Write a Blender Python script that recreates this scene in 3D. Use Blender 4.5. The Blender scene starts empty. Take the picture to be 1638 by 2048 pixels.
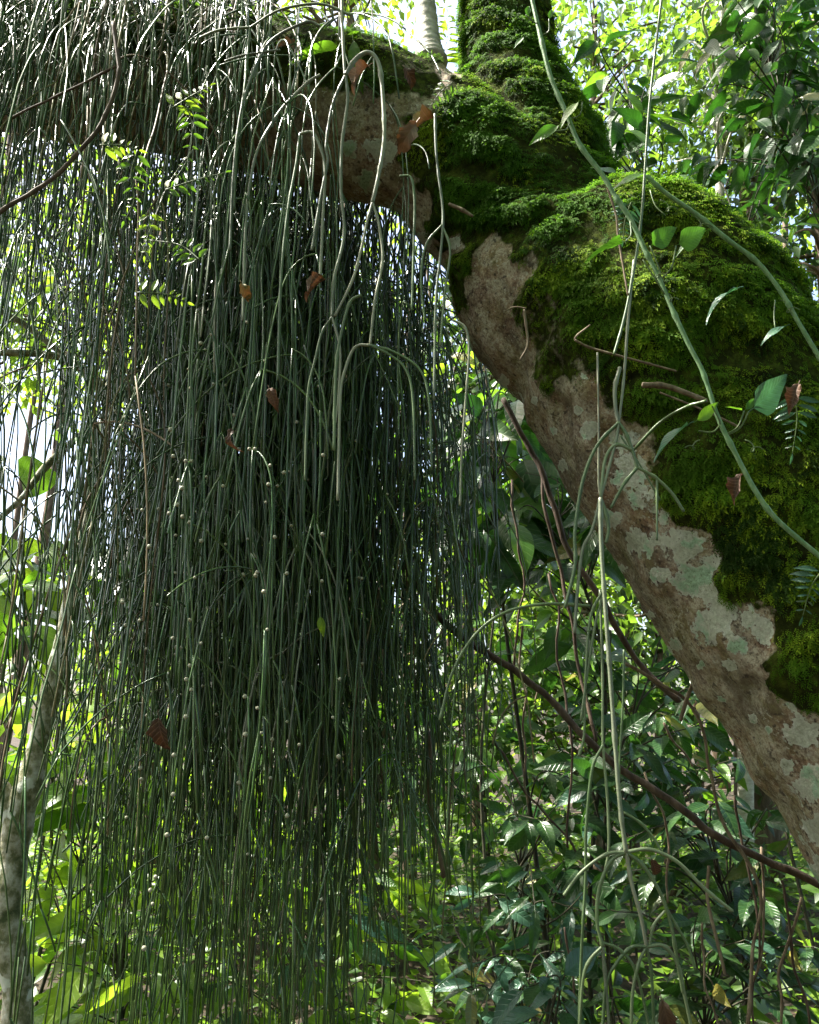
import bpy, math, random
import numpy as np
from mathutils import Vector, Matrix

# ------------------------------------------------------------------ camera, sky, sun, exposure
scene = bpy.context.scene
COL = scene.collection
PITCH = math.radians(15.0)
FPX = 1639.0
CAM = np.array([0.0, 0.0, 1.6])
cam_data = bpy.data.cameras.new("camera")
cam = bpy.data.objects.new("camera", cam_data)
COL.objects.link(cam)
cam.location = CAM
cam.rotation_euler = (math.pi / 2 + PITCH, 0, 0)
cam_data.sensor_fit = 'VERTICAL'
cam_data.angle = 2 * math.atan(1024.0 / FPX)
cam_data.clip_start = 0.05
cam_data.clip_end = 500
scene.camera = cam

SUN_EL, SUN_AZ = math.radians(58), math.radians(-80)      # azimuth from +Y towards +X
sun_dir = Vector((math.sin(SUN_AZ) * math.cos(SUN_EL), math.cos(SUN_AZ) * math.cos(SUN_EL), math.sin(SUN_EL)))
world = bpy.data.worlds.new("World")
scene.world = world
world.use_nodes = True
wn = world.node_tree.nodes
sky = wn.new("ShaderNodeTexSky")
sky.sky_type = 'NISHITA'
sky.sun_disc = False
sky.sun_elevation = SUN_EL
sky.sun_rotation = SUN_AZ
sky.air_density = 1.0
sky.dust_density = 5.0
world.node_tree.links.new(sky.outputs[0], wn["Background"].inputs[0])
wn["Background"].inputs[1].default_value = 0.12
sd = bpy.data.lights.new("sun", 'SUN')
sd.energy = 5.0
sd.angle = math.radians(0.5)
sd.color = (1.0, 0.95, 0.86)
sun = bpy.data.objects.new("sun", sd)
COL.objects.link(sun)
sun.rotation_euler = sun_dir.to_track_quat('Z', 'Y').to_euler()
vs = scene.view_settings
scene.display_settings.display_device = 'sRGB'
vs.view_transform = 'Standard'
vs.look = 'None'
vs.exposure = 2.3
vs.gamma = 1.0
vs.use_curve_mapping = False
scene.cycles.max_bounces = 7
scene.cycles.diffuse_bounces = 4
scene.cycles.glossy_bounces = 3
scene.cycles.transmission_bounces = 5
scene.cycles.use_denoising = True
scene.cycles.caustics_reflective = False
scene.cycles.caustics_refractive = False

R = np.random.RandomState(7)
random.seed(7)
FWD = np.array([0, math.cos(PITCH), math.sin(PITCH)])
UPV = np.array([0, -math.sin(PITCH), math.cos(PITCH)])
RGT = np.array([1.0, 0, 0])


# ------------------------------------------------------------------ helpers
def at(px, py, Y):
    """World point that stands at distance Y in front of the viewpoint and shows at photo pixel px, py."""
    d = RGT * (px - 819.0) / FPX + UPV * (1024.0 - py) / FPX + FWD
    return CAM + d * (Y / d[1])


def depth(p):
    return float(np.dot(np.asarray(p) - CAM, FWD))


def proj(P):
    Q = P - CAM
    z = np.maximum(Q @ FWD, 1e-3)
    return 819.0 + FPX * (Q @ RGT) / z, 1024.0 - FPX * (Q @ UPV) / z


def nrm(v):
    v = np.asarray(v, float)
    return v / np.maximum(np.linalg.norm(v, axis=-1, keepdims=True), 1e-9)


def _hash(ix, iy, iz, seed):
    h = (ix.astype(np.uint32) * np.uint32(374761393) + iy.astype(np.uint32) * np.uint32(668265263)
         + iz.astype(np.uint32) * np.uint32(2147483647) + np.uint32(seed * 974711 % 4294967291))
    h = (h ^ (h >> np.uint32(13))) * np.uint32(1274126177)
    h = h ^ (h >> np.uint32(16))
    h = h * np.uint32(2246822519)
    h = h ^ (h >> np.uint32(15))
    return h.astype(np.float64) / 4294967295.0


def vnoise(P, seed=0):
    P = np.asarray(P, float)
    i = np.floor(P).astype(np.int64)
    f = P - i
    f = f * f * (3 - 2 * f)
    out = 0
    for dx in (0, 1):
        for dy in (0, 1):
            for dz in (0, 1):
                w = (f[:, 0] if dx else 1 - f[:, 0]) * (f[:, 1] if dy else 1 - f[:, 1]) * (f[:, 2] if dz else 1 - f[:, 2])
                out = out + w * _hash(i[:, 0] + dx, i[:, 1] + dy, i[:, 2] + dz, seed)
    return out * 2 - 1


def fbm(P, octaves=4, seed=0):
    out, a, s = 0, 1.0, 1.0
    for k in range(octaves):
        out = out + a * vnoise(np.asarray(P) * s + 17.3 * k, seed + k)
        a *= 0.5
        s *= 2.03
    return out


def catmull(pts, n=8):
    pts = [np.asarray(p, float) for p in pts]
    if len(pts) < 3:
        t = np.linspace(0, 1, n + 1)[:, None]
        return pts[0] * (1 - t) + pts[-1] * t
    ext = [2 * pts[0] - pts[1]] + pts + [2 * pts[-1] - pts[-2]]
    out = []
    for k in range(1, len(ext) - 2):
        p0, p1, p2, p3 = ext[k - 1:k + 3]
        t = np.linspace(0, 1, n, endpoint=False)[:, None]
        out.append(0.5 * ((2 * p1) + (-p0 + p2) * t + (2 * p0 - 5 * p1 + 4 * p2 - p3) * t ** 2 + (-p0 + 3 * p1 - 3 * p2 + p3) * t ** 3))
    out.append(pts[-1][None])
    return np.concatenate(out)


class MB:
    """Collects vertices and faces, then links them as one mesh object."""
    def __init__(self):
        self.V, self.F, self.n, self.A = [], [], 0, []

    def add(self, V, F, rnd=None):
        V = np.asarray(V, float)
        self.V.append(V)
        self.F.append(np.asarray(F, np.int64) + self.n)
        self.A.append(np.full(len(V), 0.0) if rnd is None else np.broadcast_to(np.asarray(rnd, float), (len(V),)))
        self.n += len(V)

    def tube(self, P, rad, sides=6, ref=None, cap=True, rnd=None):
        P = np.asarray(P, float)
        n = len(P)
        if n < 2:
            return
        rad = np.broadcast_to(np.asarray(rad, float), (n,))
        T = np.empty_like(P)
        T[1:-1] = P[2:] - P[:-2]
        T[0] = P[1] - P[0]
        T[-1] = P[-1] - P[-2]
        T = nrm(T)
        if ref is not None:
            U = nrm(np.cross(T, np.asarray(ref, float)[None]))
        else:
            U = np.empty_like(P)
            a = np.array([1.0, 0, 0]) if abs(T[0][0]) < 0.8 else np.array([0, 1.0, 0])
            u = a - T[0] * np.dot(a, T[0])
            for k in range(n):
                u = u - T[k] * np.dot(u, T[k])
                u = u / max(np.linalg.norm(u), 1e-9)
                U[k] = u
        W = np.cross(T, U)
        th = np.arange(sides) * 2 * math.pi / sides
        c, s = np.cos(th), np.sin(th)
        V = P[:, None, :] + rad[:, None, None] * (U[:, None, :] * c[None, :, None] + W[:, None, :] * s[None, :, None])
        V = V.reshape(-1, 3)
        i = np.arange(n - 1)[:, None] * sides
        j = np.arange(sides)[None, :]
        j2 = (j + 1) % sides
        F = np.stack([i + j, i + j2, i + sides + j2, i + sides + j], -1).reshape(-1, 4)
        if cap:
            V = np.concatenate([V, P[:1] - T[:1] * rad[0] * 0.4, P[-1:] + T[-1:] * rad[-1] * 0.8])
            a, b = n * sides, n * sides + 1
            jj = np.arange(sides)
            j3 = (jj + 1) % sides
            C0 = np.stack([np.full(sides, a), j3, jj, np.full(sides, a)], -1)
            C1 = np.stack([np.full(sides, b), (n - 1) * sides + jj, (n - 1) * sides + j3, np.full(sides, b)], -1)
            F = np.concatenate([F, C0, C1])
        self.add(V, F, rnd)

    def mesh(self, name, smooth=True):
        V = np.concatenate(self.V)
        A = np.concatenate(self.A)
        me = bpy.data.meshes.new(name)
        loops, counts = [], []
        for F in self.F:
            if F.shape[1] == 4:
                tri = F[:, 0] == F[:, 3]
                if tri.any():
                    for m, k in ((~tri, 4), (tri, 3)):
                        loops.append(F[m][:, :k].reshape(-1))
                        counts.append(np.full(int(m.sum()), k))
                    continue
            loops.append(F.reshape(-1))
            counts.append(np.full(len(F), F.shape[1]))
        loops = np.concatenate(loops).astype(np.int32)
        counts = np.concatenate(counts).astype(np.int32)
        me.vertices.add(len(V))
        me.vertices.foreach_set("co", V.astype(np.float32).reshape(-1))
        me.loops.add(len(loops))
        me.loops.foreach_set("vertex_index", loops)
        me.polygons.add(len(counts))
        starts = np.concatenate([[0], np.cumsum(counts)[:-1]]).astype(np.int32)
        me.polygons.foreach_set("loop_start", starts)
        if smooth:
            me.polygons.foreach_set("use_smooth", np.ones(len(counts), bool))
        if A.any():
            at_ = me.attributes.new("rnd", 'FLOAT', 'POINT')
            at_.data.foreach_set("value", A.astype(np.float32))
        me.update()
        me.validate()
        return me

    def build(self, name, mat, parent=None, smooth=True, kind=None):
        me = self.mesh(name, smooth)
        return link(name, me, mat, parent, kind)


def link(name, me, mat=None, parent=None, kind=None, matrix=None):
    if mat is not None and not me.materials:
        me.materials.append(mat)
    o = bpy.data.objects.new(name, me)
    COL.objects.link(o)
    if matrix is not None:
        o.matrix_world = matrix
    if parent is not None:
        o.parent = parent
        o.matrix_parent_inverse = Matrix.Translation(-parent.location)
    if kind:
        o['kind'] = kind
    return o


def tag(o, label, cat, group=None, kind=None):
    o['label'] = label
    o['category'] = cat
    if group:
        o['group'] = group
    if kind:
        o['kind'] = kind
    return o


def thing(name, loc, label, cat, group=None):
    o = bpy.data.objects.new(name, None)
    COL.objects.link(o)
    o.location = Vector(loc)
    o.empty_display_size = 0.1
    return tag(o, label, cat, group)


# ------------------------------------------------------------------ materials
def newmat(name):
    m = bpy.data.materials.new(name)
    m.use_nodes = True
    nt = m.node_tree
    nt.nodes.clear()
    out = nt.nodes.new("ShaderNodeOutputMaterial")
    return m, nt, out


def N(nt, t, **kw):
    n = nt.nodes.new(t)
    for k, v in kw.items():
        if isinstance(k, str) and hasattr(n, k):
            setattr(n, k, v)
    return n


def ramp(nt, stops):
    r = nt.nodes.new("ShaderNodeValToRGB")
    e = r.color_ramp.elements
    while len(e) > 1:
        e.remove(e[-1])
    for k, (p, c) in enumerate(stops):
        el = e[0] if k == 0 else e.new(p)
        el.position = p
        el.color = (*c, 1)
    return r


def rnd_socket(nt):
    oi = N(nt, "ShaderNodeObjectInfo")
    a = N(nt, "ShaderNodeAttribute")
    a.attribute_name = "rnd"
    add = N(nt, "ShaderNodeMath", operation='ADD')
    fr = N(nt, "ShaderNodeMath", operation='FRACT')
    nt.links.new(oi.outputs["Random"], add.inputs[0])
    nt.links.new(a.outputs["Fac"], add.inputs[1])
    nt.links.new(add.outputs[0], fr.inputs[0])
    return fr.outputs[0]


def leaf_mat(name, cols, trans, rough=0.4, tmix=0.4, veins=True, spec=0.4):
    """cols: three base colours picked by each leaf's own random number; trans: colour of light that passes through."""
    m, nt, out = newmat(name)
    L = nt.links.new
    r = rnd_socket(nt)
    cr = ramp(nt, [(0.0, cols[0]), (0.5, cols[1]), (0.93, cols[2])] + ([(1.0, (0.20, 0.17, 0.03))] if veins else []))
    L(r, cr.inputs[0])
    tc = N(nt, "ShaderNodeTexCoord")
    no = N(nt, "ShaderNodeTexNoise")
    no.inputs["Scale"].default_value = 3.0 if veins else 9.0
    no.inputs["Detail"].default_value = 5
    L(tc.outputs["Object"], no.inputs["Vector"])
    mx = N(nt, "ShaderNodeMix", data_type='RGBA', blend_type='MULTIPLY')
    mr = N(nt, "ShaderNodeMapRange")
    mr.inputs[1].default_value = 0.3
    mr.inputs[2].default_value = 0.7
    mr.inputs[3].default_value = 0.65
    mr.inputs[4].default_value = 1.25
    L(no.outputs["Fac"], mr.inputs[0])
    mx.inputs[0].default_value = 1
    L(cr.outputs[0], mx.inputs[6])
    L(mr.outputs[0], mx.inputs[7])
    col = mx.outputs[2]
    bs = N(nt, "ShaderNodeBsdfPrincipled")
    bs.inputs["Roughness"].default_value = rough
    bs.inputs["Specular IOR Level"].default_value = spec
    tr = N(nt, "ShaderNodeBsdfTranslucent")
    tcol = N(nt, "ShaderNodeMix", data_type='RGBA', blend_type='MULTIPLY')
    tcol.inputs[0].default_value = 1
    tcol.inputs[6].default_value = (*trans, 1)
    L(mr.outputs[0], tcol.inputs[7])
    if veins:
        sx = N(nt, "ShaderNodeSeparateXYZ")
        L(tc.outputs["Object"], sx.inputs[0])
        ab = N(nt, "ShaderNodeMath", operation='ABSOLUTE')
        L(sx.outputs[0], ab.inputs[0])
        ma = N(nt, "ShaderNodeMath", operation='MULTIPLY_ADD')
        L(ab.outputs[0], ma.inputs[0])
        ma.inputs[1].default_value = -0.9
        L(sx.outputs[1], ma.inputs[2])
        sn = N(nt, "ShaderNodeMath", operation='MULTIPLY')
        L(ma.outputs[0], sn.inputs[0])
        sn.inputs[1].default_value = 58
        si = N(nt, "ShaderNodeMath", operation='SINE')
        L(sn.outputs[0], si.inputs[0])
        vr = N(nt, "ShaderNodeMapRange")
        vr.inputs[1].default_value = 0.55
        vr.inputs[2].default_value = 1.0
        L(si.outputs[0], vr.inputs[0])
        rib = N(nt, "ShaderNodeMapRange")
        rib.inputs[1].default_value = 0.022
        rib.inputs[2].default_value = 0.008
        L(ab.outputs[0], rib.inputs[0])
        mxm = N(nt, "ShaderNodeMath", operation='MAXIMUM')
        L(vr.outputs[0], mxm.inputs[0])
        L(rib.outputs[0], mxm.inputs[1])
        bmp = N(nt, "ShaderNodeBump")
        bmp.inputs["Strength"].default_value = 0.28
        bmp.inputs["Distance"].default_value = 0.01
        bmp.invert = True
        L(mxm.outputs[0], bmp.inputs["Height"])
        L(bmp.outputs[0], bs.inputs["Normal"])
        lt = N(nt, "ShaderNodeMix", data_type='RGBA')
        fac = N(nt, "ShaderNodeMath", operation='MULTIPLY')
        fac.inputs[1].default_value = 0.35
        L(mxm.outputs[0], fac.inputs[0])
        L(fac.outputs[0], lt.inputs[0])
        L(col, lt.inputs[6])
        lt.inputs[7].default_value = (cols[2][0] * 1.6 + .02, cols[2][1] * 1.4 + .02, cols[2][2] * 1.6 + .01, 1)
        col = lt.outputs[2]
    L(col, bs.inputs["Base Color"])
    L(tcol.outputs[2], tr.inputs["Color"])
    ms = N(nt, "ShaderNodeMixShader")
    ms.inputs[0].default_value = tmix
    L(bs.outputs[0], ms.inputs[1])
    L(tr.outputs[0], ms.inputs[2])
    L(ms.outputs[0], out.inputs[0])
    return m


def bark_mat(name, stops, scale=14, bump=0.5, rough=0.8, stretch=(1, 1, 0.35), spots=None, dist=0.01):
    m, nt, out = newmat(name)
    L = nt.links.new
    tc = N(nt, "ShaderNodeTexCoord")
    mp = N(nt, "ShaderNodeMapping")
    mp.inputs["Scale"].default_value = stretch
    L(tc.outputs["Object"], mp.inputs[0])
    n1 = N(nt, "ShaderNodeTexNoise")
    n1.inputs["Scale"].default_value = scale
    n1.inputs["Detail"].default_value = 8
    n1.inputs["Roughness"].default_value = 0.65
    L(mp.outputs[0], n1.inputs["Vector"])
    cr = ramp(nt, stops)
    L(n1.outputs["Fac"], cr.inputs[0])
    col = cr.outputs[0]
    if spots:
        n2 = N(nt, "ShaderNodeTexNoise")
        n2.inputs["Scale"].default_value = spots[1]
        n2.inputs["Detail"].default_value = 6
        L(tc.outputs["Object"], n2.inputs["Vector"])
        mr = N(nt, "ShaderNodeMapRange")
        mr.inputs[1].default_value = spots[2]
        mr.inputs[2].default_value = spots[2] + 0.04
        L(n2.outputs["Fac"], mr.inputs[0])
        mx = N(nt, "ShaderNodeMix", data_type='RGBA')
        L(mr.outputs[0], mx.inputs[0])
        L(col, mx.inputs[6])
        mx.inputs[7].default_value = (*spots[0], 1)
        col = mx.outputs[2]
    bs = N(nt, "ShaderNodeBsdfPrincipled")
    bs.inputs["Roughness"].default_value = rough
    bs.inputs["Specular IOR Level"].default_value = 0.3
    L(col, bs.inputs["Base Color"])
    b = N(nt, "ShaderNodeBump")
    b.inputs["Strength"].default_value = bump
    b.inputs["Distance"].default_value = dist
    L(n1.outputs["Fac"], b.inputs["Height"])
    L(b.outputs[0], bs.inputs["Normal"])
    L(bs.outputs[0], out.inputs[0])
    return m


def cactus_mat(name, cols, rough=0.38):
    m, nt, out = newmat(name)
    L = nt.links.new
    r = rnd_socket(nt)
    cr = ramp(nt, [(0, cols[0]), (0.5, cols[1]), (1, cols[2])])
    L(r, cr.inputs[0])
    tc = N(nt, "ShaderNodeTexCoord")
    n = N(nt, "ShaderNodeTexNoise")
    n.inputs["Scale"].default_value = 420
    n.inputs["Detail"].default_value = 2
    L(tc.outputs["Object"], n.inputs["Vector"])
    sp = N(nt, "ShaderNodeMapRange")
    sp.inputs[1].default_value = 0.62
    sp.inputs[2].default_value = 0.7
    L(n.outputs["Fac"], sp.inputs[0])
    n2 = N(nt, "ShaderNodeTexNoise")
    n2.inputs["Scale"].default_value = 7
    n2.inputs["Detail"].default_value = 3
    L(tc.outputs["Object"], n2.inputs["Vector"])
    br = N(nt, "ShaderNodeMix", data_type='RGBA', blend_type='MULTIPLY')
    br.inputs[0].default_value = 1
    L(cr.outputs[0], br.inputs[6])
    mr2 = N(nt, "ShaderNodeMapRange")
    mr2.inputs[1].default_value = .3
    mr2.inputs[2].default_value = .7
    mr2.inputs[3].default_value = .65
    mr2.inputs[4].default_value = 1.35
    L(n2.outputs["Fac"], mr2.inputs[0])
    L(mr2.outputs[0], br.inputs[7])
    mx = N(nt, "ShaderNodeMix", data_type='RGBA')
    fm = N(nt, "ShaderNodeMath", operation='MULTIPLY')
    fm.inputs[1].default_value = 0.5
    L(sp.outputs[0], fm.inputs[0])
    L(fm.outputs[0], mx.inputs[0])
    L(br.outputs[2], mx.inputs[6])
    mx.inputs[7].default_value = (0.22, 0.26, 0.18, 1)
    bs = N(nt, "ShaderNodeBsdfPrincipled")
    bs.inputs["Roughness"].default_value = rough
    bs.inputs["Specular IOR Level"].default_value = 0.5
    L(mx.outputs[2], bs.inputs["Base Color"])
    b = N(nt, "ShaderNodeBump")
    b.inputs["Strength"].default_value = 0.35
    b.inputs["Distance"].default_value = 0.001
    L(n.outputs["Fac"], b.inputs["Height"])
    L(b.outputs[0], bs.inputs["Normal"])
    L(bs.outputs[0], out.inputs[0])
    return m


def trunk_mat():
    m, nt, out = newmat("mossy_bark")
    L = nt.links.new
    tc = N(nt, "ShaderNodeTexCoord")

    def noise(scale, detail=8, rough=0.6, vec=None):
        n = N(nt, "ShaderNodeTexNoise")
        n.inputs["Scale"].default_value = scale
        n.inputs["Detail"].default_value = detail
        n.inputs["Roughness"].default_value = rough
        L(vec or tc.outputs["Object"], n.inputs["Vector"])
        return n.outputs["Fac"]

    def mapr(s, a, b, c=0.0, d=1.0):
        n = N(nt, "ShaderNodeMapRange")
        for k, v in zip((1, 2, 3, 4), (a, b, c, d)):
            n.inputs[k].default_value = v
        L(s, n.inputs[0])
        return n.outputs[0]

    def mix(f, a, b, blend='MIX'):
        n = N(nt, "ShaderNodeMix", data_type='RGBA', blend_type=blend)
        if isinstance(f, float):
            n.inputs[0].default_value = f
        else:
            L(f, n.inputs[0])
        for s, k in ((a, 6), (b, 7)):
            if isinstance(s, tuple):
                n.inputs[k].default_value = (*s, 1)
            else:
                L(s, n.inputs[k])
        return n.outputs[2]

    def math_(op, a, b):
        n = N(nt, "ShaderNodeMath", operation=op)
        for k, s in enumerate((a, b)):
            if isinstance(s, (int, float)):
                n.inputs[k].default_value = s
            else:
                L(s, n.inputs[k])
        return n.outputs[0]

    def attr(nm):
        a = N(nt, "ShaderNodeAttribute")
        a.attribute_name = nm
        return a.outputs["Fac"]

    big, med, fine = noise(5, 5), noise(26, 9, 0.7), noise(120, 8, 0.75)
    cr = ramp(nt, [(0.39, (0.05, 0.03, 0.02)), (0.455, (0.20, 0.135, 0.09)), (0.53, (0.36, 0.28, 0.195)), (0.61, (0.58, 0.51, 0.39))])
    mm = math_('ADD', math_('MULTIPLY', med, 0.5), math_('MULTIPLY', fine, 0.5))
    L(mm, cr.inputs[0])
    col = mix(mapr(big, 0.42, 0.62), cr.outputs[0], mix(1.0, cr.outputs[0], (1.0, 0.80, 0.68), 'MULTIPLY'))
    # algae film, olive
    alg = math_('MULTIPLY', mapr(noise(9, 6, 0.7), 0.42, 0.62), mapr(fine, 0.35, 0.6, 0.25, 0.8))
    col = mix(alg, col, (0.20, 0.20, 0.06))
    crust = math_('MULTIPLY', mapr(noise(17, 9, 0.72), 0.46, 0.55), mapr(fine, 0.40, 0.56, 0.1, 0.85))
    col = mix(crust, col, (0.54, 0.50, 0.37))
    pit = mapr(noise(48, 6, 0.6), 0.36, 0.41, 1.0, 0.0)
    col = mix(math_('MULTIPLY', pit, 0.8), col, (0.035, 0.022, 0.014))
    mpz = N(nt, "ShaderNodeMapping")
    mpz.inputs["Scale"].default_value = (1.0, 1.0, 0.45)
    mpz.inputs["Rotation"].default_value = (0, math.radians(-35), 0)
    L(tc.outputs["Object"], mpz.inputs[0])
    stain = mapr(noise(8, 9, 0.75, mpz.outputs[0]), 0.50, 0.60)
    col = mix(math_('MULTIPLY', stain, 0.55), col, (0.07, 0.05, 0.032))
    # lichen: pale crusts with crisp lobed edges
    lich = attr("lichen")
    edge = math_('ADD', lich, math_('MULTIPLY', math_('SUBTRACT', noise(30, 8, 0.62), 0.5), 1.5))
    lm = mapr(edge, 0.52, 0.57)
    lcr = ramp(nt, [(0.36, (0.22, 0.23, 0.15)), (0.47, (0.48, 0.51, 0.38)), (0.62, (0.70, 0.73, 0.60))])
    L(math_('ADD', math_('MULTIPLY', fine, 0.75), math_('MULTIPLY', big, 0.25)), lcr.inputs[0])
    lcol = mix(mapr(noise(11, 4), 0.52, 0.56), lcr.outputs[0], mix(1.0, lcr.outputs[0], (0.72, 0.98, 0.84), 'MULTIPLY'))
    col = mix(lm, col, lcol)
    rim = math_('MULTIPLY', lm, mapr(edge, 0.60, 0.68, 1.0, 0.0))
    col = mix(math_('MULTIPLY', rim, 0.55), col, (0.74, 0.76, 0.64))
    # small pale speckles
    spk = math_('MULTIPLY', mapr(noise(95, 3, 0.5), 0.62, 0.65), mapr(big, 0.36, 0.5))
    col = mix(math_('MULTIPLY', spk, 0.75), col, (0.5, 0.48, 0.38))
    # soil / old moss base under the fronds
    mo = attr("moss")
    me_ = mapr(math_('ADD', mo, math_('MULTIPLY', math_('SUBTRACT', noise(40, 6), 0.5), 0.8)), 0.3, 0.55)
    mcr = ramp(nt, [(0.3, (0.012, 0.011, 0.005)), (0.5, (0.03, 0.038, 0.008)), (0.65, (0.075, 0.10, 0.014))])
    L(med, mcr.inputs[0])
    col = mix(me_, col, mcr.outputs[0])
    bs = N(nt, "ShaderNodeBsdfPrincipled")
    bs.inputs["Roughness"].default_value = 0.78
    L(mapr(me_, 0, 1, 0.35, 0.02), bs.inputs["Specular IOR Level"])
    L(col, bs.inputs["Base Color"])
    h = math_('ADD', math_('ADD', math_('MULTIPLY', med, 0.7), math_('MULTIPLY', fine, 0.6)), math_('MULTIPLY', lm, math_('ADD', 0.15, math_('MULTIPLY', noise(160, 5, 0.7), 0.5))))
    b = N(nt, "ShaderNodeBump")
    b.inputs["Strength"].default_value = 0.9
    b.inputs["Distance"].default_value = 0.02
    L(h, b.inputs["Height"])
    L(b.outputs[0], bs.inputs["Normal"])
    L(bs.outputs[0], out.inputs[0])
    return m


M = {}
M['trunk'] = trunk_mat()
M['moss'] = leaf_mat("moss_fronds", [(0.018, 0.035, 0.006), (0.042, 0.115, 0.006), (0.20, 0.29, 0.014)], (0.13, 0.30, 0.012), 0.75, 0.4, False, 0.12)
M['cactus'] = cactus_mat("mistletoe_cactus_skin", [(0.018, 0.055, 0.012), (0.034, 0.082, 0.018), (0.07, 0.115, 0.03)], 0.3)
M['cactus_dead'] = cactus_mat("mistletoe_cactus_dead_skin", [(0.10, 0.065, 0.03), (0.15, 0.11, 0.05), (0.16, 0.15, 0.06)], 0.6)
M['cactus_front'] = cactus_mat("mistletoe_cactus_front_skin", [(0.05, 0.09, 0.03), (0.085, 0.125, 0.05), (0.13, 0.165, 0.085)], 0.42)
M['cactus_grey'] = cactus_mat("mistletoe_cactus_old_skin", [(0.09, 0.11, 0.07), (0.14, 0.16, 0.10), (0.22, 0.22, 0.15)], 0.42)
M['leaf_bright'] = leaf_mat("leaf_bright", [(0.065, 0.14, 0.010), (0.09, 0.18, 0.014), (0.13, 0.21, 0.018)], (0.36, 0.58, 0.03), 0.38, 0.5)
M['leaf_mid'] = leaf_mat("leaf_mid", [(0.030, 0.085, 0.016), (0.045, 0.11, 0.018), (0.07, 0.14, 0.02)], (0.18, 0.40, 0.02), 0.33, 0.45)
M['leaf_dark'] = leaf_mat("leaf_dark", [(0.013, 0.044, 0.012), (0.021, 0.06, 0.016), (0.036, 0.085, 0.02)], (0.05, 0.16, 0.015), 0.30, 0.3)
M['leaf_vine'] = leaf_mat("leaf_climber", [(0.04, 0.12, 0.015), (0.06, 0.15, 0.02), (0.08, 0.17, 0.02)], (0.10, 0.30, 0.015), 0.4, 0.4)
M['leaf_painted_shade'] = leaf_mat("leaf_painted_shade", [(0.010, 0.036, 0.010), (0.016, 0.05, 0.014), (0.03, 0.075, 0.016)], (0.03, 0.12, 0.008), 0.45, 0.3, True, 0.2)  # canopy shade put into the colour: darker base and transmitted tint
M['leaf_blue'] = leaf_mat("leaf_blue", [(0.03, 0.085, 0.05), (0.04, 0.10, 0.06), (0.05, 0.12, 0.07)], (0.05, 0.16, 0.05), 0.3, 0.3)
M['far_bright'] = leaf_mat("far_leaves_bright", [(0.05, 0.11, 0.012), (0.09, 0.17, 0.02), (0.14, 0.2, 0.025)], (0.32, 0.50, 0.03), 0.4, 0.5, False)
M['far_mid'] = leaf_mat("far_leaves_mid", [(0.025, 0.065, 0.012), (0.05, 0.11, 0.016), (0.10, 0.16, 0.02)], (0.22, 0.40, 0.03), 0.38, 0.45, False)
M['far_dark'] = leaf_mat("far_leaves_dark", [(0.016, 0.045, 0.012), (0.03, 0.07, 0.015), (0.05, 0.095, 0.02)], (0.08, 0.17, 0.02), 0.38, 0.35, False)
M['dead'] = leaf_mat("dead_leaf", [(0.06, 0.032, 0.02), (0.11, 0.065, 0.038), (0.20, 0.14, 0.085)], (0.08, 0.03, 0.01), 0.6, 0.15)
M['sapling'] = bark_mat("sapling_bark", [(0.36, (0.05, 0.065, 0.022)), (0.47, (0.15, 0.15, 0.075)), (0.54, (0.28, 0.27, 0.19)), (0.64, (0.42, 0.41, 0.33))], 22, 0.9, 0.8, (1, 1, 0.9), ((0.48, 0.50, 0.42), 11, 0.575))
M['pale_bark'] = bark_mat("pale_bark", [(0.3, (0.20, 0.18, 0.15)), (0.5, (0.36, 0.34, 0.29)), (0.7, (0.5, 0.48, 0.42))], 14, 0.4, 0.7, (1, 1, 2.2))
M['brown_bark'] = bark_mat("brown_bark", [(0.3, (0.05, 0.035, 0.022)), (0.5, (0.12, 0.085, 0.055)), (0.7, (0.22, 0.17, 0.12))], 18, 0.6)
M['liana'] = bark_mat("liana_bark", [(0.3, (0.03, 0.02, 0.013)), (0.5, (0.075, 0.05, 0.032)), (0.7, (0.14, 0.10, 0.068))], 40, 0.6, 0.75, (1, 1, 0.3))
M['twig'] = bark_mat("dry_twig", [(0.3, (0.07, 0.048, 0.03)), (0.5, (0.16, 0.12, 0.075)), (0.7, (0.28, 0.23, 0.16))], 60, 0.3)
M['stem_green'] = bark_mat("green_stem", [(0.3, (0.05, 0.085, 0.025)), (0.5, (0.085, 0.13, 0.04)), (0.7, (0.14, 0.19, 0.08))], 90, 0.2, 0.5)
M['shrub_stem'] = bark_mat("shrub_stem", [(0.3, (0.014, 0.014, 0.008)), (0.5, (0.035, 0.034, 0.018)), (0.7, (0.07, 0.065, 0.035))], 40, 0.4)
M['vine'] = bark_mat("climber_stem", [(0.3, (0.075, 0.15, 0.06)), (0.5, (0.12, 0.21, 0.09)), (0.7, (0.20, 0.29, 0.15))], 120, 0.2, 0.5)
M['soil'] = bark_mat("forest_floor", [(0.3, (0.012, 0.010, 0.006)), (0.5, (0.035, 0.026, 0.016)), (0.7, (0.08, 0.055, 0.03))], 7, 0.8, 0.9, (1, 1, 1), None, 0.05)
M['berry'] = bark_mat("berry_skin", [(0.35, (0.18, 0.18, 0.11)), (0.5, (0.32, 0.31, 0.22)), (0.65, (0.50, 0.48, 0.38))], 300, 0.1, 0.35)

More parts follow.
